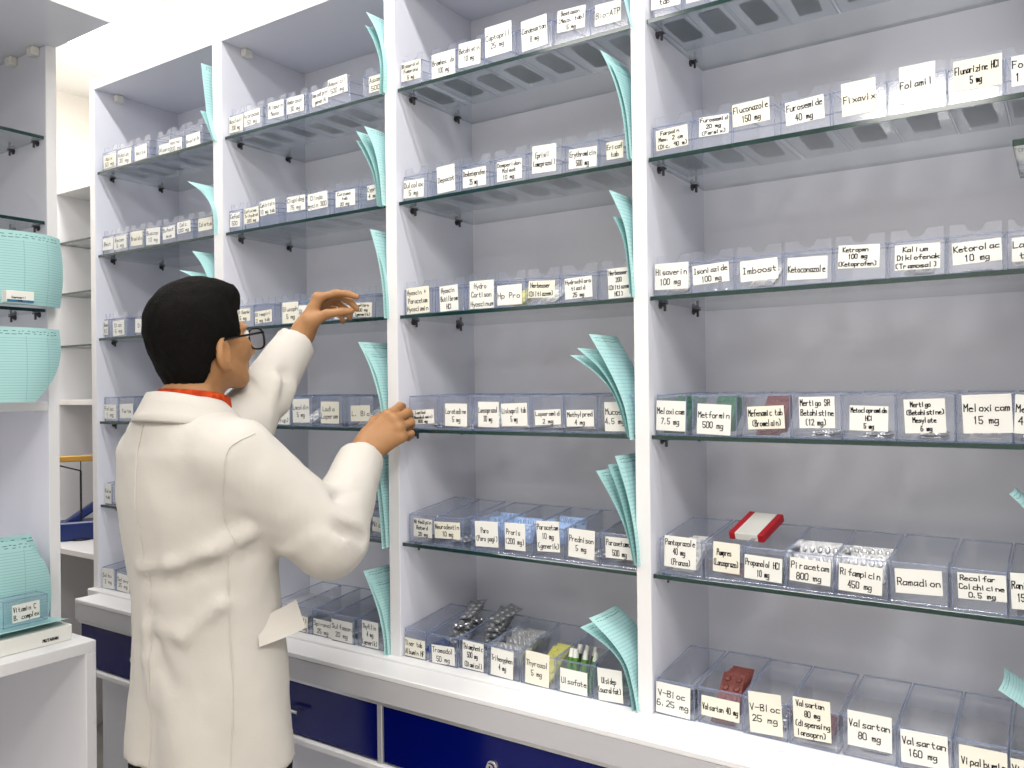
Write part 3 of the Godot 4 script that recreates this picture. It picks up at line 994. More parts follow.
	bin_row(3, 6, [
		"-1.236 0.062 -0.001 0.060 0.003 0.041 b;Tiner tab|Albumin HF",
		"-1.155 0.080 0.002 0.064 0.003 0.040 T;Tramadol|50 mg",
		"-1.075 0.077 -0.000 0.056 0.003 0.060 T;Thiamphenic|500 mg|(Diamicol)",
		"-0.994 0.081 -0.002 0.057 0.003 0.058 S;Trihexyphen|4 mg",
		"-0.908 0.084 0.000 0.057 0.003 0.067 y;Thyrozol|5 mg",
		"-0.824 0.081 0.001 0.062 0.003 0.046 C;Ulsafate",
		"-0.741 0.082 -0.001 0.053 0.003 0.062 g;Ulsidep|(sucralfat)",
	])
	bin_row(2, 1, [
		"-1.859 0.058 -0.001 0.056 0.011 0.043 s;Acyclovir|200 mg",
		"-1.792 0.075 -0.004 0.066 0.018 0.039 s;Acarbose|50 mg",
		"-1.703 0.076 0.004 0.058 0.019 0.042 d;Allopurin|Mexnol",
		"-1.625 0.076 -0.004 0.063 0.019 0.041 s;Ambroxol|30 mg",
		"-1.546 0.072 0.006 0.055 0.021 0.038 d;Amlodipin|generik",
		"-1.473 0.072 -0.003 0.066 0.034 0.042 s;Amoxicil|500 mg",
		"-1.351 0.083 0.001 0.044 0.015 0.038 s;Asam|500",
	])
	bin_row(2, 2, [
		"-1.862 0.053 -0.002 0.042 0.014 0.038 s;Cefad|500",
		"-1.803 0.061 -0.001 0.059 0.018 0.041 s;Cefixime|Trihydrat|200 mg",
		"-1.734 0.075 -0.004 0.060 0.032 0.038 s;Cetirizin|10 mg tab",
		"-1.629 0.079 0.003 0.067 0.027 0.038 s;Clopidog|75 mg",
		"-1.548 0.079 -0.003 0.070 0.023 0.041 d;Clinda|mycin 300",
		"-1.450 0.084 0.000 0.065 0.016 0.038 s;Curcuma|tab|20 mg",
		"-1.362 0.084 0.000 0.036 0.021 0.034 s;Cypro|4 mg",
	])
	bin_row(2, 3, [
		"-1.837 0.083 0.001 0.054 0.018 0.033 s;Glibenk|5 mg",
		"-1.752 0.083 -0.001 0.066 0.009 0.032 s;Glimepiri|2 mg tab",
		"-1.660 0.073 0.005 0.060 0.003 0.054 w;Glucoph|5 mg",
		"-1.586 0.073 -0.005 0.056 0.011 0.034 w;Glurenor",
		"-1.470 0.073 0.005 0.056 0.003 0.033 s;Gliqui|30 mg",
		"-1.396 0.073 -0.005 0.060 0.005 0.034 d;Gemfibro|300 mg|(generik)",
	])
	bin_row(2, 4, [
		"-1.782 0.084 0.000 0.063 0.003 0.031 s;Ibuprof",
		"-1.695 0.078 0.003 0.061 0.003 0.059 s;Inpepsa|tab|(sirup)",
		"-1.615 0.078 -0.003 0.061 0.009 0.060 w;Lacoldin|5 mg",
		"-1.516 0.084 0.000 0.062 0.008 0.054 d;Lodia|Loperam",
		"-1.411 0.084 0.000 0.063 0.015 0.038 w;L. Bio",
	])
	bin_row(2, 5, [
		"-1.548 0.081 0.002 0.046 0.005 0.032 s;Nat|500",
		"-1.470 0.071 0.003 0.049 0.009 0.033 s;Neuro|5000",
		"-1.407 0.052 0.005 0.041 0.018 0.033 s;Nexa|2 mg",
		"-1.349 0.061 -0.011 0.030 0.015 0.034 d;Nic",
	])
	bin_row(2, 6, [
		"-1.678 0.074 0.002 0.071 0.003 0.042 d;Simva|10 mg",
		"-1.606 0.067 -0.001 0.034 0.003 0.039 d;Sali|2 mg",
		"-1.536 0.069 0.000 0.067 0.003 0.039 s;Spironol|25 mg",
		"-1.461 0.077 -0.003 0.070 0.003 0.050 d;Sulfason|20 mg",
		"-1.373 0.084 0.000 0.052 0.003 0.061 s;Thyfilin|4 mg|(generik)",
	])
	bin_row(1, 1, [
		"-2.466 0.078 0.003 0.067 0.009 0.039 s;Abix|50 mg",
		"-2.387 0.078 -0.003 0.071 0.005 0.048 s;Adalat|30 mg",
		"-2.297 0.084 0.000 0.060 0.006 0.043 s;Akita",
		"-2.194 0.070 0.007 0.052 0.003 0.032 d;Alpara",
		"-2.122 0.070 -0.006 0.059 0.003 0.037 s;Amino|200 mg",
		"-2.043 0.084 -0.000 0.063 0.003 0.036 s;Analsik",
	])
	bin_row(1, 2, [
		"-2.482 0.066 -0.002 0.057 0.015 0.037 s;Bect",
		"-2.409 0.076 -0.003 0.067 0.011 0.039 s;Becom|5 mg",
		"-2.328 0.081 0.001 0.061 0.012 0.043 s;Braxidin",
		"-2.248 0.076 0.002 0.069 0.007 0.049 s;Buscop|10 mg",
		"-2.170 0.075 -0.001 0.059 0.016 0.036 d;Bufect|sus",
		"-2.091 0.080 -0.002 0.062 0.024 0.033 s;Calc|500 mg",
		"-1.999 0.084 0.000 0.062 0.021 0.035 s;Calortus",
	])
	bin_row(1, 3, [
		"-2.502 0.025 -0.001 0.023 0.011 0.044 s;Dexa|0.5",
		"-2.423 0.084 0.000 0.060 0.005 0.046 s;Diaz|5 mg",
		"-2.304 0.084 0.000 0.078 0.009 0.041 s;Digox",
		"-2.197 0.084 0.000 0.074 0.005 0.043 s;Diltia",
	])
	bin_row(1, 4, [
		"-2.477 0.076 -0.004 0.066 0.008 0.044 s;Folac|1 mg",
		"-2.395 0.084 -0.000 0.070 0.011 0.044 s;Forte",
	])
	bin_row(1, 5, [
		"-2.496 0.037 -0.001 0.035 0.003 0.062 d;Kalm|tab",
	])
	bin_row(1, 6, [
		"-2.477 0.076 -0.002 0.064 0.003 0.062 d;Salbu|2 mg",
		"-2.397 0.082 -0.001 0.063 0.003 0.053 d;Seloxy|25 mg",
	])


func all_cards():
	cards(3, 1, "-0.672 2.134 -0.680 2.164 -0.690 2.205 -0.710 2.271")
	cards(3, 2, "-0.683 1.889 -0.693 1.979 -0.713 2.053 -0.738 2.107|-0.679 1.891 -0.686 1.973 -0.700 2.033 -0.719 2.081")
	cards(3, 3, "-0.676 1.629 -0.680 1.689 -0.691 1.766 -0.722 1.836|-0.684 1.636 -0.688 1.696 -0.698 1.746 -0.716 1.786")
	cards(3, 4, "-0.684 1.361 -0.696 1.427 -0.726 1.493 -0.769 1.564|-0.690 1.365 -0.710 1.436 -0.746 1.494 -0.798 1.538|-0.694 1.366 -0.718 1.438 -0.756 1.485 -0.816 1.525")
	cards(3, 5, "-0.671 1.125 -0.678 1.193 -0.694 1.267 -0.716 1.330|-0.679 1.125 -0.692 1.191 -0.710 1.256 -0.733 1.312|-0.683 1.126 -0.700 1.190 -0.727 1.245 -0.761 1.299")
	cards(3, 6, "-0.676 0.851 -0.684 0.893 -0.698 0.939 -0.729 0.977 -0.776 1.014|-0.688 0.849 -0.694 0.890 -0.710 0.936 -0.744 0.966 -0.798 0.992")
	cards(2, 1, "-1.296 2.142 -1.295 2.215 -1.312 2.281 -1.346 2.339|-1.312 2.144 -1.308 2.208 -1.326 2.265 -1.354 2.312")
	cards(2, 2, "-1.303 1.884 -1.311 1.961 -1.329 2.026 -1.356 2.075|-1.316 1.884 -1.324 1.950 -1.345 2.007 -1.386 2.070|-1.326 1.886 -1.334 1.948 -1.356 1.998 -1.390 2.050")
	cards(2, 3, "-1.300 1.624 -1.305 1.700 -1.320 1.771 -1.341 1.833|-1.295 1.624 -1.300 1.700 -1.311 1.754 -1.329 1.788")
	cards(2, 4, "-1.307 1.365 -1.318 1.437 -1.345 1.511 -1.383 1.573|-1.301 1.363 -1.313 1.437 -1.334 1.501 -1.365 1.549")
	cards(2, 5, "-1.314 1.094 -1.319 1.160 -1.327 1.229 -1.342 1.307|-1.305 1.097 -1.310 1.161 -1.319 1.229 -1.327 1.298")
	cards(2, 6, "-1.311 0.847 -1.314 0.897 -1.334 0.963 -1.374 1.037|-1.303 0.847 -1.308 0.897 -1.323 0.952 -1.356 1.012")
	cards(1, 1, "-1.910 2.140 -1.939 2.213 -1.951 2.283 -1.963 2.360|-1.920 2.139 -1.941 2.179 -1.975 2.234")
	cards(1, 2, "-1.914 1.886 -1.921 1.952 -1.960 2.003 -2.030 2.046|-1.915 1.886 -1.918 1.947 -1.944 1.991 -1.983 2.026")
	cards(1, 3, "-1.921 1.681 -1.951 1.737 -1.999 1.774 -2.071 1.802|-1.922 1.681 -1.939 1.750 -1.973 1.808 -2.017 1.851")
	cards(4, 5, "-0.031 1.149 -0.037 1.220 -0.052 1.272 -0.074 1.298")
	cards(4, 6, "-0.028 0.920 -0.039 0.967 -0.059 0.988 -0.091 1.008")


# ------------------------------------------------------------------ the person
class Field:
	var lo: Vector3
	var h: float
	var nx: int
	var ny: int
	var nz: int
	var f := PackedFloat32Array()

	func _init(a: Vector3, b: Vector3, cell: float):
		lo = a
		h = cell
		nx = int((b.x - a.x) / cell) + 2
		ny = int((b.y - a.y) / cell) + 2
		nz = int((b.z - a.z) / cell) + 2
		f.resize(nx * ny * nz)
		f.fill(1.0)

	func span(a: Vector3, b: Vector3, pad: float) -> Array:
		var p := (Vector3(minf(a.x, b.x), minf(a.y, b.y), minf(a.z, b.z)) - Vector3.ONE * pad - lo) / h
		var q := (Vector3(maxf(a.x, b.x), maxf(a.y, b.y), maxf(a.z, b.z)) + Vector3.ONE * pad - lo) / h
		return [maxi(0, int(p.x)), mini(nx - 1, int(q.x) + 1), maxi(0, int(p.y)), mini(ny - 1, int(q.y) + 1), maxi(0, int(p.z)), mini(nz - 1, int(q.z) + 1)]

	# a tapered capsule: joined (way 1) or carved out (way -1), with a soft seam k wide
	func cap(a: Vector3, b: Vector3, ra: float, rb: float, k: float, way := 1):
		var s := span(a, b, maxf(ra, rb) + k + 2.5 * h)
		var ba := b - a
		var inv := 1.0 / maxf(ba.length_squared(), 1e-9)
		for z in range(s[4], s[5] + 1):
			for y in range(s[2], s[3] + 1):
				var at: int = (z * ny + y) * nx
				var p := Vector3(lo.x + s[0] * h, lo.y + y * h, lo.z + z * h) - a
				for x in range(s[0], s[1] + 1):
					var t := clampf(p.dot(ba) * inv, 0.0, 1.0)
					var d := (p - ba * t).length() - ra - (rb - ra) * t
					var o := f[at + x]
					if way > 0:
						var e := maxf(k - absf(o - d), 0.0)
						f[at + x] = minf(o, d) - e * e * 0.25 / k
					else:
						var e := maxf(k - absf(o + d), 0.0)
						f[at + x] = maxf(o, -d) + e * e * 0.25 / k
					p.x += h

	func ell(c: Vector3, r: Vector3, b: Basis, k: float, way := 1):
		var m := maxf(r.x, maxf(r.y, r.z))
		var s := span(c, c, m + k + 2.5 * h)
		var bt := b.transposed()
		for z in range(s[4], s[5] + 1):
			for y in range(s[2], s[3] + 1):
				var at: int = (z * ny + y) * nx
				for x in range(s[0], s[1] + 1):
					var p := bt * (Vector3(lo.x + x * h, lo.y + y * h, lo.z + z * h) - c) / r
					var k0 := p.length()
					var d := k0 * (k0 - 1.0) / maxf((p / r).length(), 1e-6)
					var o := f[at + x]
					if way > 0:
						var e := maxf(k - absf(o - d), 0.0)
						f[at + x] = minf(o, d) - e * e * 0.25 / k
					else:
						var e := maxf(k - absf(o + d), 0.0)
						f[at + x] = maxf(o, -d) + e * e * 0.25 / k

	# a trunk from rows of [y, centre x, centre z, half width, half depth], top to bottom
	func trunk(rows: Array, grow: float, k: float):
		for y in ny:
			var wy := lo.y + y * h
			if wy > rows[0][0] + 0.02 or wy < rows[-1][0] - 0.02:
				continue
			var r: Array = rows[0]
			for i in rows.size() - 1:
				if wy <= rows[i][0] and wy >= rows[i + 1][0]:
					var t: float = (rows[i][0] - wy) / (rows[i][0] - rows[i + 1][0])
					r = []
					for j in 5:
						r.append(lerpf(rows[i][j], rows[i + 1][j], t))
			if wy < rows[-1][0]:
				r = rows[-1]
			var a: float = r[3] + grow
			var b: float = r[4] + grow
			var m := minf(a, b) * 1.12
			var capd := maxf(wy - rows[0][0], rows[-1][0] - wy)
			var cx: float = r[1]
			var cz: float = r[2]
			for z in nz:
				var dz := (lo.z + z * h - cz) / b
				var at: int = (z * ny + y) * nx
				for x in nx:
					var dx := (lo.x + x * h - cx) / a
					var d := maxf((sqrt(dx * dx + dz * dz) - 1.0) * m, capd)
					var o := f[at + x]
					var e := maxf(k - absf(o - d), 0.0)
					f[at + x] = minf(o, d) - e * e * 0.25 / k

	# cut away what lies beyond a plane, within reach of its centre
	func cut(c: Vector3, n: Vector3, reach: float):
		var s := span(c, c, reach)
		for z in range(s[4], s[5] + 1):
			for y in range(s[2], s[3] + 1):
				for x in range(s[0], s[1] + 1):
					var p := Vector3(lo.x + x * h, lo.y + y * h, lo.z + z * h) - c
					if p.length() < reach:
						var i: int = (z * ny + y) * nx + x
						f[i] = maxf(f[i], p.dot(n))

	func each(c: Callable):
		for z in nz:
			for y in ny:
				for x in nx:
					var i: int = (z * ny + y) * nx + x
					if f[i] < 0.5:
						f[i] = c.call(Vector3(lo.x + x * h, lo.y + y * h, lo.z + z * h), f[i])

	func value_at(p: Vector3) -> float:
		var q := (p - lo) / h
		var x := clampi(int(q.x), 0, nx - 2)
		var y := clampi(int(q.y), 0, ny - 2)
		var z := clampi(int(q.z), 0, nz - 2)
		var u := q - Vector3(x, y, z)
		var i := (z * ny + y) * nx + x
		var a := lerpf(lerpf(f[i], f[i + 1], u.x), lerpf(f[i + nx], f[i + nx + 1], u.x), u.y)
		i += nx * ny
		var b := lerpf(lerpf(f[i], f[i + 1], u.x), lerpf(f[i + nx], f[i + nx + 1], u.x), u.y)
		return lerpf(a, b, u.z)

	# surface nets
	func net() -> Array:
		var vs := PackedVector3Array()
		var ns := PackedVector3Array()
		var ix := PackedInt32Array()
		var cell := PackedInt32Array()
		cell.resize(nx * ny * nz)
		cell.fill(-1)
		var off := [0, 1, nx, nx + 1, nx * ny, nx * ny + 1, nx * ny + nx, nx * ny + nx + 1]
		var o1: int = off[1]
		var o2: int = off[2]
		var o3: int = off[3]
		var o4: int = off[4]
		var o5: int = off[5]
		var o6: int = off[6]
		var o7: int = off[7]
		var edges := [[0, 1], [2, 3], [4, 5], [6, 7], [0, 2], [1, 3], [4, 6], [5, 7], [0, 4], [1, 5], [2, 6], [3, 7]]
		var base := vs.size()
		var count := base
		for z in nz - 1:
			for y in ny - 1:
				var at: int = (z * ny + y) * nx
				for x in nx - 1:
					var i := at + x
					var g := f[i] < 0.0
					if (f[i + o1] < 0.0) == g and (f[i + o2] < 0.0) == g and (f[i + o3] < 0.0) == g and (f[i + o4] < 0.0) == g and (f[i + o5] < 0.0) == g and (f[i + o6] < 0.0) == g and (f[i + o7] < 0.0) == g:
						continue
					var sum := Vector3.ZERO
					var n := 0
					for e in edges:
						var fa := f[i + off[e[0]]]
						var fb := f[i + off[e[1]]]
						if (fa < 0.0) != (fb < 0.0):
							var t := fa / (fa - fb)
							var a: int = e[0]
							var b: int = e[1]
							var pa := Vector3(a & 1, (a >> 1) & 1, a >> 2)
							var pb := Vector3(b & 1, (b >> 1) & 1, b >> 2)
							sum += pa.lerp(pb, t)
							n += 1
					cell[i] = count
					vs.append(lo + (Vector3(x, y, z) + sum / n) * h)
					ns.append(Vector3.ZERO)
					count += 1
		var sx := 1
		var sy := nx
		var sz := nx * ny
		for z in range(1, nz - 1):
			for y in range(1, ny - 1):
				for x in range(1, nx - 1):
					var i: int = (z * ny + y) * nx + x
					if cell[i] < 0:
						continue
					var s0 := f[i] < 0.0
					for ax in 3:
						var d: int = [sx, sy, sz][ax]
						if (f[i + d] < 0.0) == s0:
							continue
						var u: int = [sy, sz, sx][ax]
						var v: int = [sz, sx, sy][ax]
						var q := [cell[i - u - v], cell[i - v], cell[i], cell[i - u]]
						if q[0] < 0 or q[1] < 0 or q[3] < 0:
							continue
						if s0:      # outward is +axis; front faces run clockwise
							q = [q[3], q[2], q[1], q[0]]
						for t in [[0, 1, 2], [0, 2, 3]]:
							var a: int = q[t[0]]
							var b: int = q[t[1]]
							var c: int = q[t[2]]
							ix.append(a)
							ix.append(b)
							ix.append(c)
							var nn := (vs[c] - vs[a]).cross(vs[b] - vs[a])
							ns[a] += nn
							ns[b] += nn
							ns[c] += nn
		for i in range(base, count):
			ns[i] = ns[i].normalized()
		return [vs, ns, ix]


func fields_mesh(fields: Array) -> ArrayMesh:
	var all_v := PackedVector3Array()
	var all_n := PackedVector3Array()
	var all_i := PackedInt32Array()
	for fd in fields:
		var r: Array = fd.net()
		var vs: PackedVector3Array = r[0]
		var ns: PackedVector3Array = r[1]
		var ix: PackedInt32Array = r[2]
		var base := all_v.size()
		all_v.append_array(vs)
		all_n.append_array(ns)
		for i in ix:
			all_i.append(i + base)
	var arr := []
	arr.resize(Mesh.ARRAY_MAX)
	arr[Mesh.ARRAY_VERTEX] = all_v
	arr[Mesh.ARRAY_NORMAL] = all_n
	arr[Mesh.ARRAY_INDEX] = all_i
	var m := ArrayMesh.new()
	m.add_surface_from_arrays(Mesh.PRIMITIVE_TRIANGLES, arr)
	return m


const TRUNK := [[1.455, -1.430, 0.440, 0.07, 0.062], [1.425, -1.431, 0.440, 0.098, 0.078], [1.395, -1.428, 0.440, 0.128, 0.092], [1.345, -1.425, 0.435, 0.165, 0.112], [1.25, -1.420, 0.427, 0.182, 0.124], [1.10, -1.408, 0.418, 0.172, 0.120], [1.0, -1.401, 0.414, 0.170, 0.121], [0.90, -1.400, 0.413, 0.180, 0.130], [0.80, -1.402, 0.413, 0.189, 0.137], [0.75, -1.402, 0.413, 0.192, 0.140]]
const RS := Vector3(-1.275, 1.34, 0.445)
const RE := Vector3(-1.171, 1.176, 0.311)
const RW := Vector3(-1.265, 1.323, 0.122)
const LS := Vector3(-1.578, 1.338, 0.42)
const LE := Vector3(-1.427, 1.384, 0.315)
const LW := Vector3(-1.469, 1.585, 0.112)
const HEAD := Vector3(-1.428, 1.557, 0.405)

func finger(fd: Field, p: Vector3, f: Vector3, n: Vector3, lens: Array, bends: Array, r: float):
	# a chain rooted at p, pointing along f and bending towards n
	var ang := 0.0
	for i in lens.size():
		ang += bends[i]
		var q: Vector3 = p + (f * cos(ang) + n * sin(ang)) * lens[i]
		fd.cap(p, q, r * (1.0 - 0.07 * i), r * (0.93 - 0.09 * i), 0.004 if i > 0 else 0.008)
		p = q

func hand(wrist: Vector3, arm: Vector3, f: Vector3, n: Vector3, right: bool, bends: Array, thumb: Array) -> Field:
	f = f.normalized()
	n = (n - f * n.dot(f)).normalized()
	var u := f.cross(n) if right else n.cross(f)      # towards the thumb side
	var fd := Field.new(wrist - Vector3(0.15, 0.15, 0.17), wrist + Vector3(0.16, 0.17, 0.1), 0.0034)
	fd.cap(wrist + arm * 0.06, wrist, 0.031, 0.025, 0.01)
	fd.cap(wrist + u * 0.008, wrist + f * 0.02 + u * 0.01, 0.02, 0.019, 0.02)
	fd.cap(wrist - u * 0.01, wrist + f * 0.02 - u * 0.012, 0.02, 0.018, 0.02)
	var roots := []
	for k in 4:
		var across: float = [0.029, 0.0095, -0.0105, -0.029][k]
		var ahead: float = [0.088, 0.092, 0.087, 0.079][k]
		var root := wrist + f * ahead + u * across - n * (0.004 if k in [1, 2] else 0.0)
		roots.append(root)
		fd.cap(wrist + f * 0.015 + u * across * 0.55, root, 0.0165, 0.0118, 0.016)
		fd.cap(root - n * 0.003, root - n * 0.003, 0.0112, 0.0112, 0.006)       # knuckle
	for k in 4:
		var lens: Array = [[0.043, 0.026, 0.021], [0.047, 0.030, 0.022], [0.043, 0.028, 0.021], [0.034, 0.021, 0.018]][k]
		var spread: float = [0.10, 0.02, -0.05, -0.13][k]
		finger(fd, roots[k], (f + u * spread).normalized(), n, lens, bends[k], [0.0092, 0.0095, 0.0089, 0.0079][k])
	# ball of the thumb, then the thumb itself
	var tb := wrist + f * 0.03 + u * 0.024 + n * 0.010
	fd.cap(wrist + f * 0.012 + u * 0.014 + n * 0.006, tb, 0.017, 0.0165, 0.014)
	var d1: Vector3 = (f * thumb[0][0] + u * thumb[0][1] + n * thumb[0][2]).normalized()
	var d2: Vector3 = (f * thumb[1][0] + u * thumb[1][1] + n * thumb[1][2]).normalized()
	var t1 := tb + d1 * 0.042
	var t2 := t1 + d2 * 0.032
	var t3 := t2 + (d2 * 1.2 - d1 * 0.2).normalized() * 0.024
	fd.cap(tb, t1, 0.0155, 0.0112, 0.012)
	fd.cap(t1, t2, 0.0108, 0.0098, 0.004)
	fd.cap(t2, t3, 0.0098, 0.0078, 0.003)
	return fd

func person():
	var o := thing("person", "man seen from behind in a white coat and glasses reaching up to the shelves", "person", Vector3(-1.41, 0.0, 0.41))
	var p := o.position
	var tilt := Basis(Vector3.RIGHT, 0.17)       # the head looks slightly up
	var hd := func(x: float, y: float, z: float) -> Vector3: return HEAD + tilt * Vector3(x, y, z)

	# --- body: trunk, limbs, head and hands, one mesh
	var body := Field.new(Vector3(-1.72, 0.0, 0.0), Vector3(-1.0, 1.56, 0.66), 0.016)
	body.trunk(TRUNK, -0.02, 0.01)
	body.cap(Vector3(-1.428, 1.42, 0.428), hd.call(0, -0.05, 0.02), 0.055, 0.05, 0.04)
	for s in [-1.0, 1.0]:
		var hip := Vector3(-1.406 + s * 0.09, 0.82, 0.413)
		var knee := Vector3(-1.406 + s * 0.1, 0.46, 0.40)
		var ankle := Vector3(-1.406 + s * 0.11, 0.09, 0.43)
		body.cap(hip, knee, 0.085, 0.055, 0.03)
		body.cap(knee, ankle, 0.055, 0.038, 0.03)
		body.cap(ankle + Vector3(0, -0.04, 0.02), ankle + Vector3(s * 0.02, -0.05, -0.15), 0.036, 0.03, 0.02)
	body.cap(RS, RE, 0.05, 0.042, 0.03)
	body.cap(RE, RW, 0.042, 0.029, 0.02)
	body.cap(LS, LE, 0.05, 0.042, 0.03)
	body.cap(LE, LW, 0.042, 0.029, 0.02)
	var head := Field.new(HEAD - Vector3(0.13, 0.19, 0.17), HEAD + Vector3(0.13, 0.17, 0.15), 0.0042)
	head.ell(hd.call(0, 0.03, 0.012), Vector3(0.074, 0.087, 0.088), tilt, 0.01)
	head.ell(hd.call(0, -0.03, -0.03), Vector3(0.058, 0.066, 0.06), tilt, 0.03)
	head.cap(hd.call(-0.01, -0.083, -0.068), hd.call(0.01, -0.083, -0.068), 0.016, 0.016, 0.025)
	for s in [-1.0, 1.0]:
		head.cap(hd.call(s * 0.053, -0.052, 0.0), hd.call(s * 0.03, -0.081, -0.055), 0.013, 0.014, 0.025)      # jaw
		head.cap(hd.call(s * 0.046, -0.016, -0.06), hd.call(s * 0.034, -0.028, -0.072), 0.015, 0.013, 0.025)   # cheek
		head.ell(hd.call(s * 0.032, 0.008, -0.098), Vector3(0.014, 0.010, 0.009), tilt, 0.012, -1)             # eye socket
		head.cap(hd.call(s * 0.012, 0.026, -0.092), hd.call(s * 0.046, 0.022, -0.074), 0.007, 0.005, 0.014)     # brow
		# ear: a rim round a hollow, a lobe below
		var e := hd.call(s * 0.0765, -0.022, 0.010) as Vector3
		head.ell(e, Vector3(0.011, 0.033, 0.021), tilt * Basis(Vector3.UP, s * 0.45) * Basis(Vector3.RIGHT, -0.15), 0.006)
		head.ell(e + tilt * Vector3(s * 0.010, 0.003, -0.003), Vector3(0.006, 0.018, 0.010), tilt, 0.004, -1)
		head.cap(e + tilt * Vector3(s * 0.001, -0.027, -0.006), e + tilt * Vector3(s * 0.001, -0.03, -0.007), 0.0075, 0.007, 0.006)
	head.cap(hd.call(0, 0.012, -0.093), hd.call(0, -0.03, -0.113), 0.0085, 0.0125, 0.012)      # nose
	for s in [-1.0, 1.0]:
		head.cap(hd.call(s * 0.011, -0.036, -0.1), hd.call(s * 0.012, -0.036, -0.098), 0.009, 0.009, 0.008)
	head.cap(hd.call(-0.018, -0.056, -0.083), hd.call(0.018, -0.056, -0.083), 0.0065, 0.0065, 0.012)   # lips
	head.cap(hd.call(-0.014, -0.066, -0.081), hd.call(0.014, -0.066, -0.081), 0.007, 0.007, 0.01)
	head.cap(hd.call(-0.024, -0.0612, -0.094), hd.call(0.024, -0.0612, -0.094), 0.002, 0.002, 0.003, -1)
	head.cap(Vector3(-1.428, 1.41, 0.428), hd.call(0, -0.04, 0.02), 0.057, 0.052, 0.03)
	var ra := (RE - RW).normalized()
	var la := (LE - LW).normalized()
	var rh := hand(RW - ra * 0.01, ra, Vector3(0.06, 0.075, -0.075), Vector3(-0.62, -0.28, -0.72), true,
			[[0.55, 0.75, 0.5], [0.65, 0.8, 0.5], [0.7, 0.85, 0.5], [0.75, 0.85, 0.5]], [[0.75, 0.5, 0.5], [0.8, 0.0, 0.6]])
	var lh := hand(LW - la * 0.008, la, Vector3(0.22, 0.86, -0.42), Vector3(0.78, -0.42, -0.55), false,
			[[0.85, 0.35, 0.25], [1.0, 0.6, 0.4], [1.1, 0.7, 0.5], [1.15, 0.7, 0.5]], [[0.72, 0.22, 0.6], [0.6, -0.12, 0.78]])
	var bm := put("body", fields_mesh([body, head, rh, lh]), M.skin, o)
	bm.position = -p
	for s in [-1.0, 1.0]:
		var eye := SphereMesh.new()
		eye.radius = 0.0115
		eye.height = 0.023
		eye.radial_segments = 20
		eye.rings = 12
		var em := put("eye", eye, flat("eye_white", Color(0.92, 0.9, 0.88), 0.2), o)
		em.position = hd.call(s * 0.031, 0.006, -0.079) - p
		var iris := SphereMesh.new()
		iris.radius = 0.0056
		iris.height = 0.0112
		var im := put("iris", iris, flat("iris_brown", Color(0.08, 0.045, 0.03), 0.15), em)
		im.position = tilt * Vector3(0, 0, -0.0072)

	# --- hair
	var hair := Field.new(HEAD - Vector3(0.13, 0.16, 0.15), HEAD + Vector3(0.13, 0.17, 0.16), 0.0042)
	hair.ell(hd.call(0, 0.036, 0.012), Vector3(0.083, 0.092, 0.098), tilt, 0.01)
	hair.ell(hd.call(0, -0.032, 0.035), Vector3(0.064, 0.075, 0.056), tilt, 0.035)
	hair.ell(hd.call(0.0, 0.090, -0.022), Vector3(0.062, 0.034, 0.052), tilt, 0.03)
	hair.cap(hd.call(-0.035, 0.088, -0.046), hd.call(0.04, 0.086, -0.048), 0.015, 0.015, 0.025)
	var nz := FastNoiseLite.new()
	nz.frequency = 28.0
	nz.seed = 5
	var inv := tilt.transposed()
	hair.each(func(w: Vector3, d: float) -> float:
		var q := inv * (w - HEAD)
		d += nz.get_noise_3d(w.x * 1.6, w.y, w.z) * 0.0035
		d = maxf(d, -maxf(q.y - 0.058 + 0.1 * (q.z + 0.07), q.z + 0.055 - 0.010 * sin(q.y * 40.0)))      # face
		d = maxf(d, -maxf(q.y - 0.004, q.z - 0.004 + minf(0.0, q.y + 0.03) * -0.0 - maxf(0.0, -0.02 - q.y) * 0.35 - (0.02 if q.y < -0.03 else 0.0)))      # ear and sideburn
		d = maxf(d, -0.088 - q.y - 0.1 * (q.z - 0.06))      # nape
		return d)
	var hm := put("hair", fields_mesh([hair]), M.hair, o)
	hm.position = -p

	# --- spectacles
	var fr := begin()
	var lens := begin()
	for s in [-1.0, 1.0]:
		var ring := []
		for i in 25:
			var a := TAU * i / 24
			var cx := cos(a)
			var sy := sin(a)
			var k := 1.0 / pow(pow(absf(cx), 3.0) + pow(absf(sy), 3.0), 1.0 / 3.0)
			ring.append(hd.call(s * 0.035 + cx * k * 0.0285, -0.006 + sy * k * 0.0215, -0.112 + 0.15 * absf(s * 0.035 + cx * k * 0.0285)) - p)
		tube(fr, ring, 0.0022, 8)
		var ctr: Vector3 = hd.call(s * 0.035, -0.006, -0.1068) - p
		for i in 24:
			tri(lens, ctr, ring[i], ring[i + 1], tilt * Vector3(0, 0, -1))
		tube(fr, [hd.call(s * 0.062, 0.006, -0.103) - p, hd.call(s * 0.074, 0.007, -0.094) - p, hd.call(s * 0.0795, 0.006, -0.02) - p, hd.call(s * 0.082, 0.005, 0.006) - p, hd.call(s * 0.079, -0.018, 0.03) - p], 0.0022, 8)
	tube(fr, [hd.call(-0.008, 0.0, -0.111) - p, hd.call(0, 0.003, -0.1145) - p, hd.call(0.008, 0.0, -0.111) - p], 0.0016, 8)
	var gm := put("spectacles", fr, M.spectacle_frame, o)
	put("lenses", lens, M.spectacle_lens, gm)

	# --- trousers and shoes
	var tr := Field.new(Vector3(-1.68, 0.04, 0.22), Vector3(-1.14, 0.96, 0.62), 0.014)
	tr.trunk([[0.93, -1.402, 0.413, 0.15, 0.10], [0.84, -1.404, 0.413, 0.162, 0.108], [0.76, -1.403, 0.413, 0.168, 0.112], [0.71, -1.403, 0.413, 0.168, 0.11]], 0.0, 0.02)
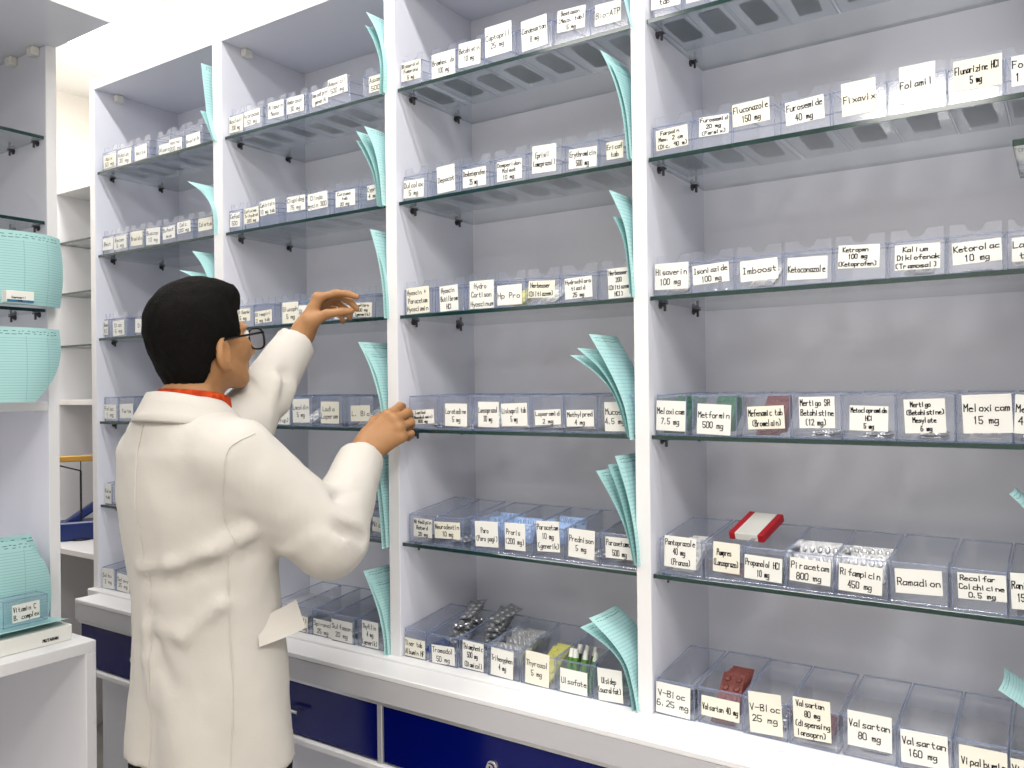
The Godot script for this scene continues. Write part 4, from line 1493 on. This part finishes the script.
	for s in [-1.0, 1.0]:
		tr.cap(Vector3(-1.406 + s * 0.09, 0.76, 0.413), Vector3(-1.406 + s * 0.1, 0.46, 0.41), 0.098, 0.076, 0.03)
		tr.cap(Vector3(-1.406 + s * 0.1, 0.46, 0.41), Vector3(-1.406 + s * 0.11, 0.13, 0.43), 0.076, 0.066, 0.02)
	var tm := put("trousers", fields_mesh([tr]), M.trousers, o)
	tm.position = -p
	for s in [-1.0, 1.0]:
		var shoe := Field.new(Vector3(-1.62, -0.01, 0.16), Vector3(-1.2, 0.13, 0.54), 0.01)
		shoe.cap(Vector3(-1.406 + s * 0.11, 0.05, 0.45), Vector3(-1.406 + s * 0.13, 0.042, 0.26), 0.048, 0.042, 0.02)
		shoe.cut(Vector3(-1.406 + s * 0.11, 0.004, 0.36), Vector3.DOWN, 0.3)
		var sm := put("shoe", fields_mesh([shoe]), M.shoe_leather, o)
		sm.position = -p

	# --- coat
	var ct := Field.new(Vector3(-1.75, 0.70, 0.0), Vector3(-1.03, 1.68, 0.66), 0.0085)
	ct.trunk(TRUNK, 0.0, 0.01)
	ct.cap(RS, RE, 0.075, 0.067, 0.05)
	ct.cap(RE, RW, 0.067, 0.047, 0.03)
	ct.cap(LS, LE, 0.06, 0.062, 0.05)
	ct.cap(LE, LW, 0.062, 0.046, 0.03)
	folds(ct)
	ct.cut(RW + ra * 0.012, -ra, 0.085)
	ct.cut(LW + la * 0.022, -la, 0.085)
	var wob := FastNoiseLite.new()
	wob.frequency = 7.0
	wob.seed = 9
	ct.each(func(w: Vector3, d: float) -> float:
		if absf(d) < 0.04:
			d += wob.get_noise_3d(w.x, w.y * 0.7, w.z) * 0.006
			if w.y < 1.02 and w.z > 0.25:
				d += 0.0075 * sin(atan2(w.x + 1.402, w.z - 0.413) * 6.0 + w.y * 9.0) * smoothstep(1.02, 0.78, w.y)
		# hem, slightly uneven
		return maxf(d, 0.768 + 0.006 * sin(w.x * 30.0 + w.z * 25.0) - w.y))
	var cm := put("white_coat", fields_mesh([ct]), M.coat_cloth, o)
	cm.position = -p
	collar(o, cm)
	# stitched seams: thin cords laid on the cloth, pushed out from inside until they reach the surface
	for line in [[Vector3(-1.245, 1.385, 0.44), Vector3(-1.238, 1.36, 0.49), Vector3(-1.238, 1.30, 0.50), Vector3(-1.248, 1.24, 0.49), Vector3(-1.25, 1.19, 0.47)], [Vector3(-1.252, 1.17, 0.48), Vector3(-1.25, 1.05, 0.48), Vector3(-1.24, 0.93, 0.48), Vector3(-1.236, 0.775, 0.49)], [Vector3(-1.425, 1.40, 0.51), Vector3(-1.42, 1.25, 0.53), Vector3(-1.405, 1.1, 0.52), Vector3(-1.40, 0.95, 0.53), Vector3(-1.40, 0.775, 0.53)]]:
		var c := Curve3D.new()
		for i in line.size():
			var tang: Vector3 = (line[mini(i + 1, line.size() - 1)] - line[maxi(i - 1, 0)]) / 6.0
			c.add_point(line[i], -tang, tang)
		var pts := []
		var whole := c.get_baked_length()
		for i in 40:
			var q := c.sample_baked(whole * i / 39.0, true)
			var out := Vector3(q.x + 1.41, 0, q.z - 0.40).normalized()
			q -= out * 0.05
			for k in 60:
				if ct.value_at(q) > -0.0004:
					break
				q += out * 0.002
			pts.append(q)
		var st := begin()
		tube(st, pts, 0.0011, 6)
		put("seam", st, M.coat_cloth, cm)


func folds(ct: Field):
	# creases of the coat: [kind, radius, points...]; ridges are joined in, grooves carved out
	var g := [
		[1, 0.016, Vector3(-1.423, 1.138, 0.535), Vector3(-1.345, 1.147, 0.527), Vector3(-1.28, 1.172, 0.502), Vector3(-1.232, 1.205, 0.455)],
		[-1, 0.015, Vector3(-1.41, 1.112, 0.550), Vector3(-1.335, 1.12, 0.538), Vector3(-1.262, 1.148, 0.500)],
		[-1, 0.015, Vector3(-1.398, 1.058, 0.546), Vector3(-1.392, 1.007, 0.546), Vector3(-1.37, 0.967, 0.546), Vector3(-1.344, 0.935, 0.546)],
		[1, 0.014, Vector3(-1.415, 1.03, 0.53), Vector3(-1.41, 0.97, 0.53), Vector3(-1.40, 0.90, 0.53)],
		[1, 0.013, Vector3(-1.385, 1.035, 0.528), Vector3(-1.328, 1.022, 0.518), Vector3(-1.265, 1.08, 0.488)],
		[-1, 0.010, Vector3(-1.148, 1.255, 0.318), Vector3(-1.15, 1.275, 0.25)],
		[1, 0.012, Vector3(-1.152, 1.235, 0.315), Vector3(-1.17, 1.25, 0.255)],
		[-1, 0.009, Vector3(-1.12, 1.21, 0.345), Vector3(-1.105, 1.18, 0.29)],
		[1, 0.011, Vector3(-1.135, 1.20, 0.352), Vector3(-1.125, 1.15, 0.33)],
		[1, 0.012, Vector3(-1.2, 1.165, 0.395), Vector3(-1.145, 1.195, 0.372)],
		[-1, 0.009, Vector3(-1.232, 1.16, 0.45), Vector3(-1.19, 1.145, 0.40)],
		[1, 0.012, Vector3(-1.2, 1.32, 0.44), Vector3(-1.187, 1.23, 0.415)],
		[-1, 0.010, Vector3(-1.395, 0.80, 0.562), Vector3(-1.375, 0.87, 0.552)],
		[1, 0.010, Vector3(-1.40, 1.42, 0.22), Vector3(-1.40, 1.47, 0.20)],
		[-1, 0.009, Vector3(-1.395, 1.50, 0.225), Vector3(-1.37, 1.44, 0.25)],
		[1, 0.011, Vector3(-1.395, 1.48, 0.25), Vector3(-1.375, 1.41, 0.29)],
	]
	for c in g:
		for i in range(2, c.size() - 1):
			ct.cap(c[i], c[i + 1], c[1] - (0.002 if c[0] > 0 else 0.0), c[1] - (0.002 if c[0] > 0 else 0.0), 0.016, c[0])


func collar(o: Node3D, cm: Node3D):
	var p := o.position
	# rings round the neck: angle 0 at the back, + towards the right shoulder; profile rows are [radius gain, height]
	var sweep := func(rows: Array, c: Vector3, org: Vector3, rx: float, rz: float, a0: float, a1: float, drop: float, m: Material, called: String, parent: Node):
		var st := begin()
		st.set_smooth_group(0)
		var n := 40
		for i in n:
			for j in rows.size() - 1:
				var q := []
				for k in [[0, 0], [1, 0], [1, 1], [0, 1]]:
					var a := lerpf(a0, a1, float(i + k[0]) / n)
					var r: Array = rows[j + k[1]]
					var front := pow(absf(a) / PI, 2.0)
					q.append(c + Vector3(sin(a) * (rx + r[0]), r[1] * (1.0 - 0.25 * front) - drop * front, cos(a) * (rz + r[0])) - org)
				for k in [0, 1, 2, 0, 2, 3]:
					st.add_vertex(q[k])
		put(called, st, m, parent)
	var c := Vector3(-1.427, 1.413, 0.426)
	sweep.call([[0.006, -0.02], [0.003, 0.015], [0.002, 0.050], [0.005, 0.055], [0.008, 0.052], [0.010, 0.03], [0.012, 0.0]], c + Vector3(0.004, 0, 0), p, 0.060, 0.060, -2.6, 2.6, 0.02, M.batik_shirt, "shirt_collar", o)
	sweep.call([[0.010, -0.03], [0.010, 0.015], [0.012, 0.036], [0.016, 0.042], [0.023, 0.041], [0.031, 0.024], [0.042, 0.003], [0.049, -0.009], [0.047, -0.014], [0.034, -0.006]], c + Vector3(0.006, 0.008, 0.002), Vector3.ZERO, 0.064, 0.064, -2.75, 2.75, 0.085, M.coat_cloth, "coat_collar", cm)
	# the flap of the right hip pocket stands away from the coat
	var st := begin()
	st.set_smooth_group(0)
	var rows := 6
	var a := Vector3(-1.246, 1.042, 0.425)
	var b := Vector3(-1.229, 1.062, 0.345)
	for s in [0.0, 1.0]:
		for i in 8:
			for j in rows:
				var q := []
				for k in [[0, 0], [1, 0], [1, 1], [0, 1]]:
					var u := float(i + k[0]) / 8.0
					var v := float(j + k[1]) / rows
					var e := a.lerp(b, u)
					q.append(e + Vector3(0.034 * v * (0.5 + 0.5 * u) + 0.004 * sin(u * PI) + s * 0.003, -0.046 * v, 0.008 * v + s * 0.002))
				for k in ([0, 1, 2, 0, 2, 3] if s == 0.0 else [0, 2, 1, 0, 3, 2]):
					st.add_vertex(q[k])
	put("pocket_flap", st, M.coat_cloth, cm)
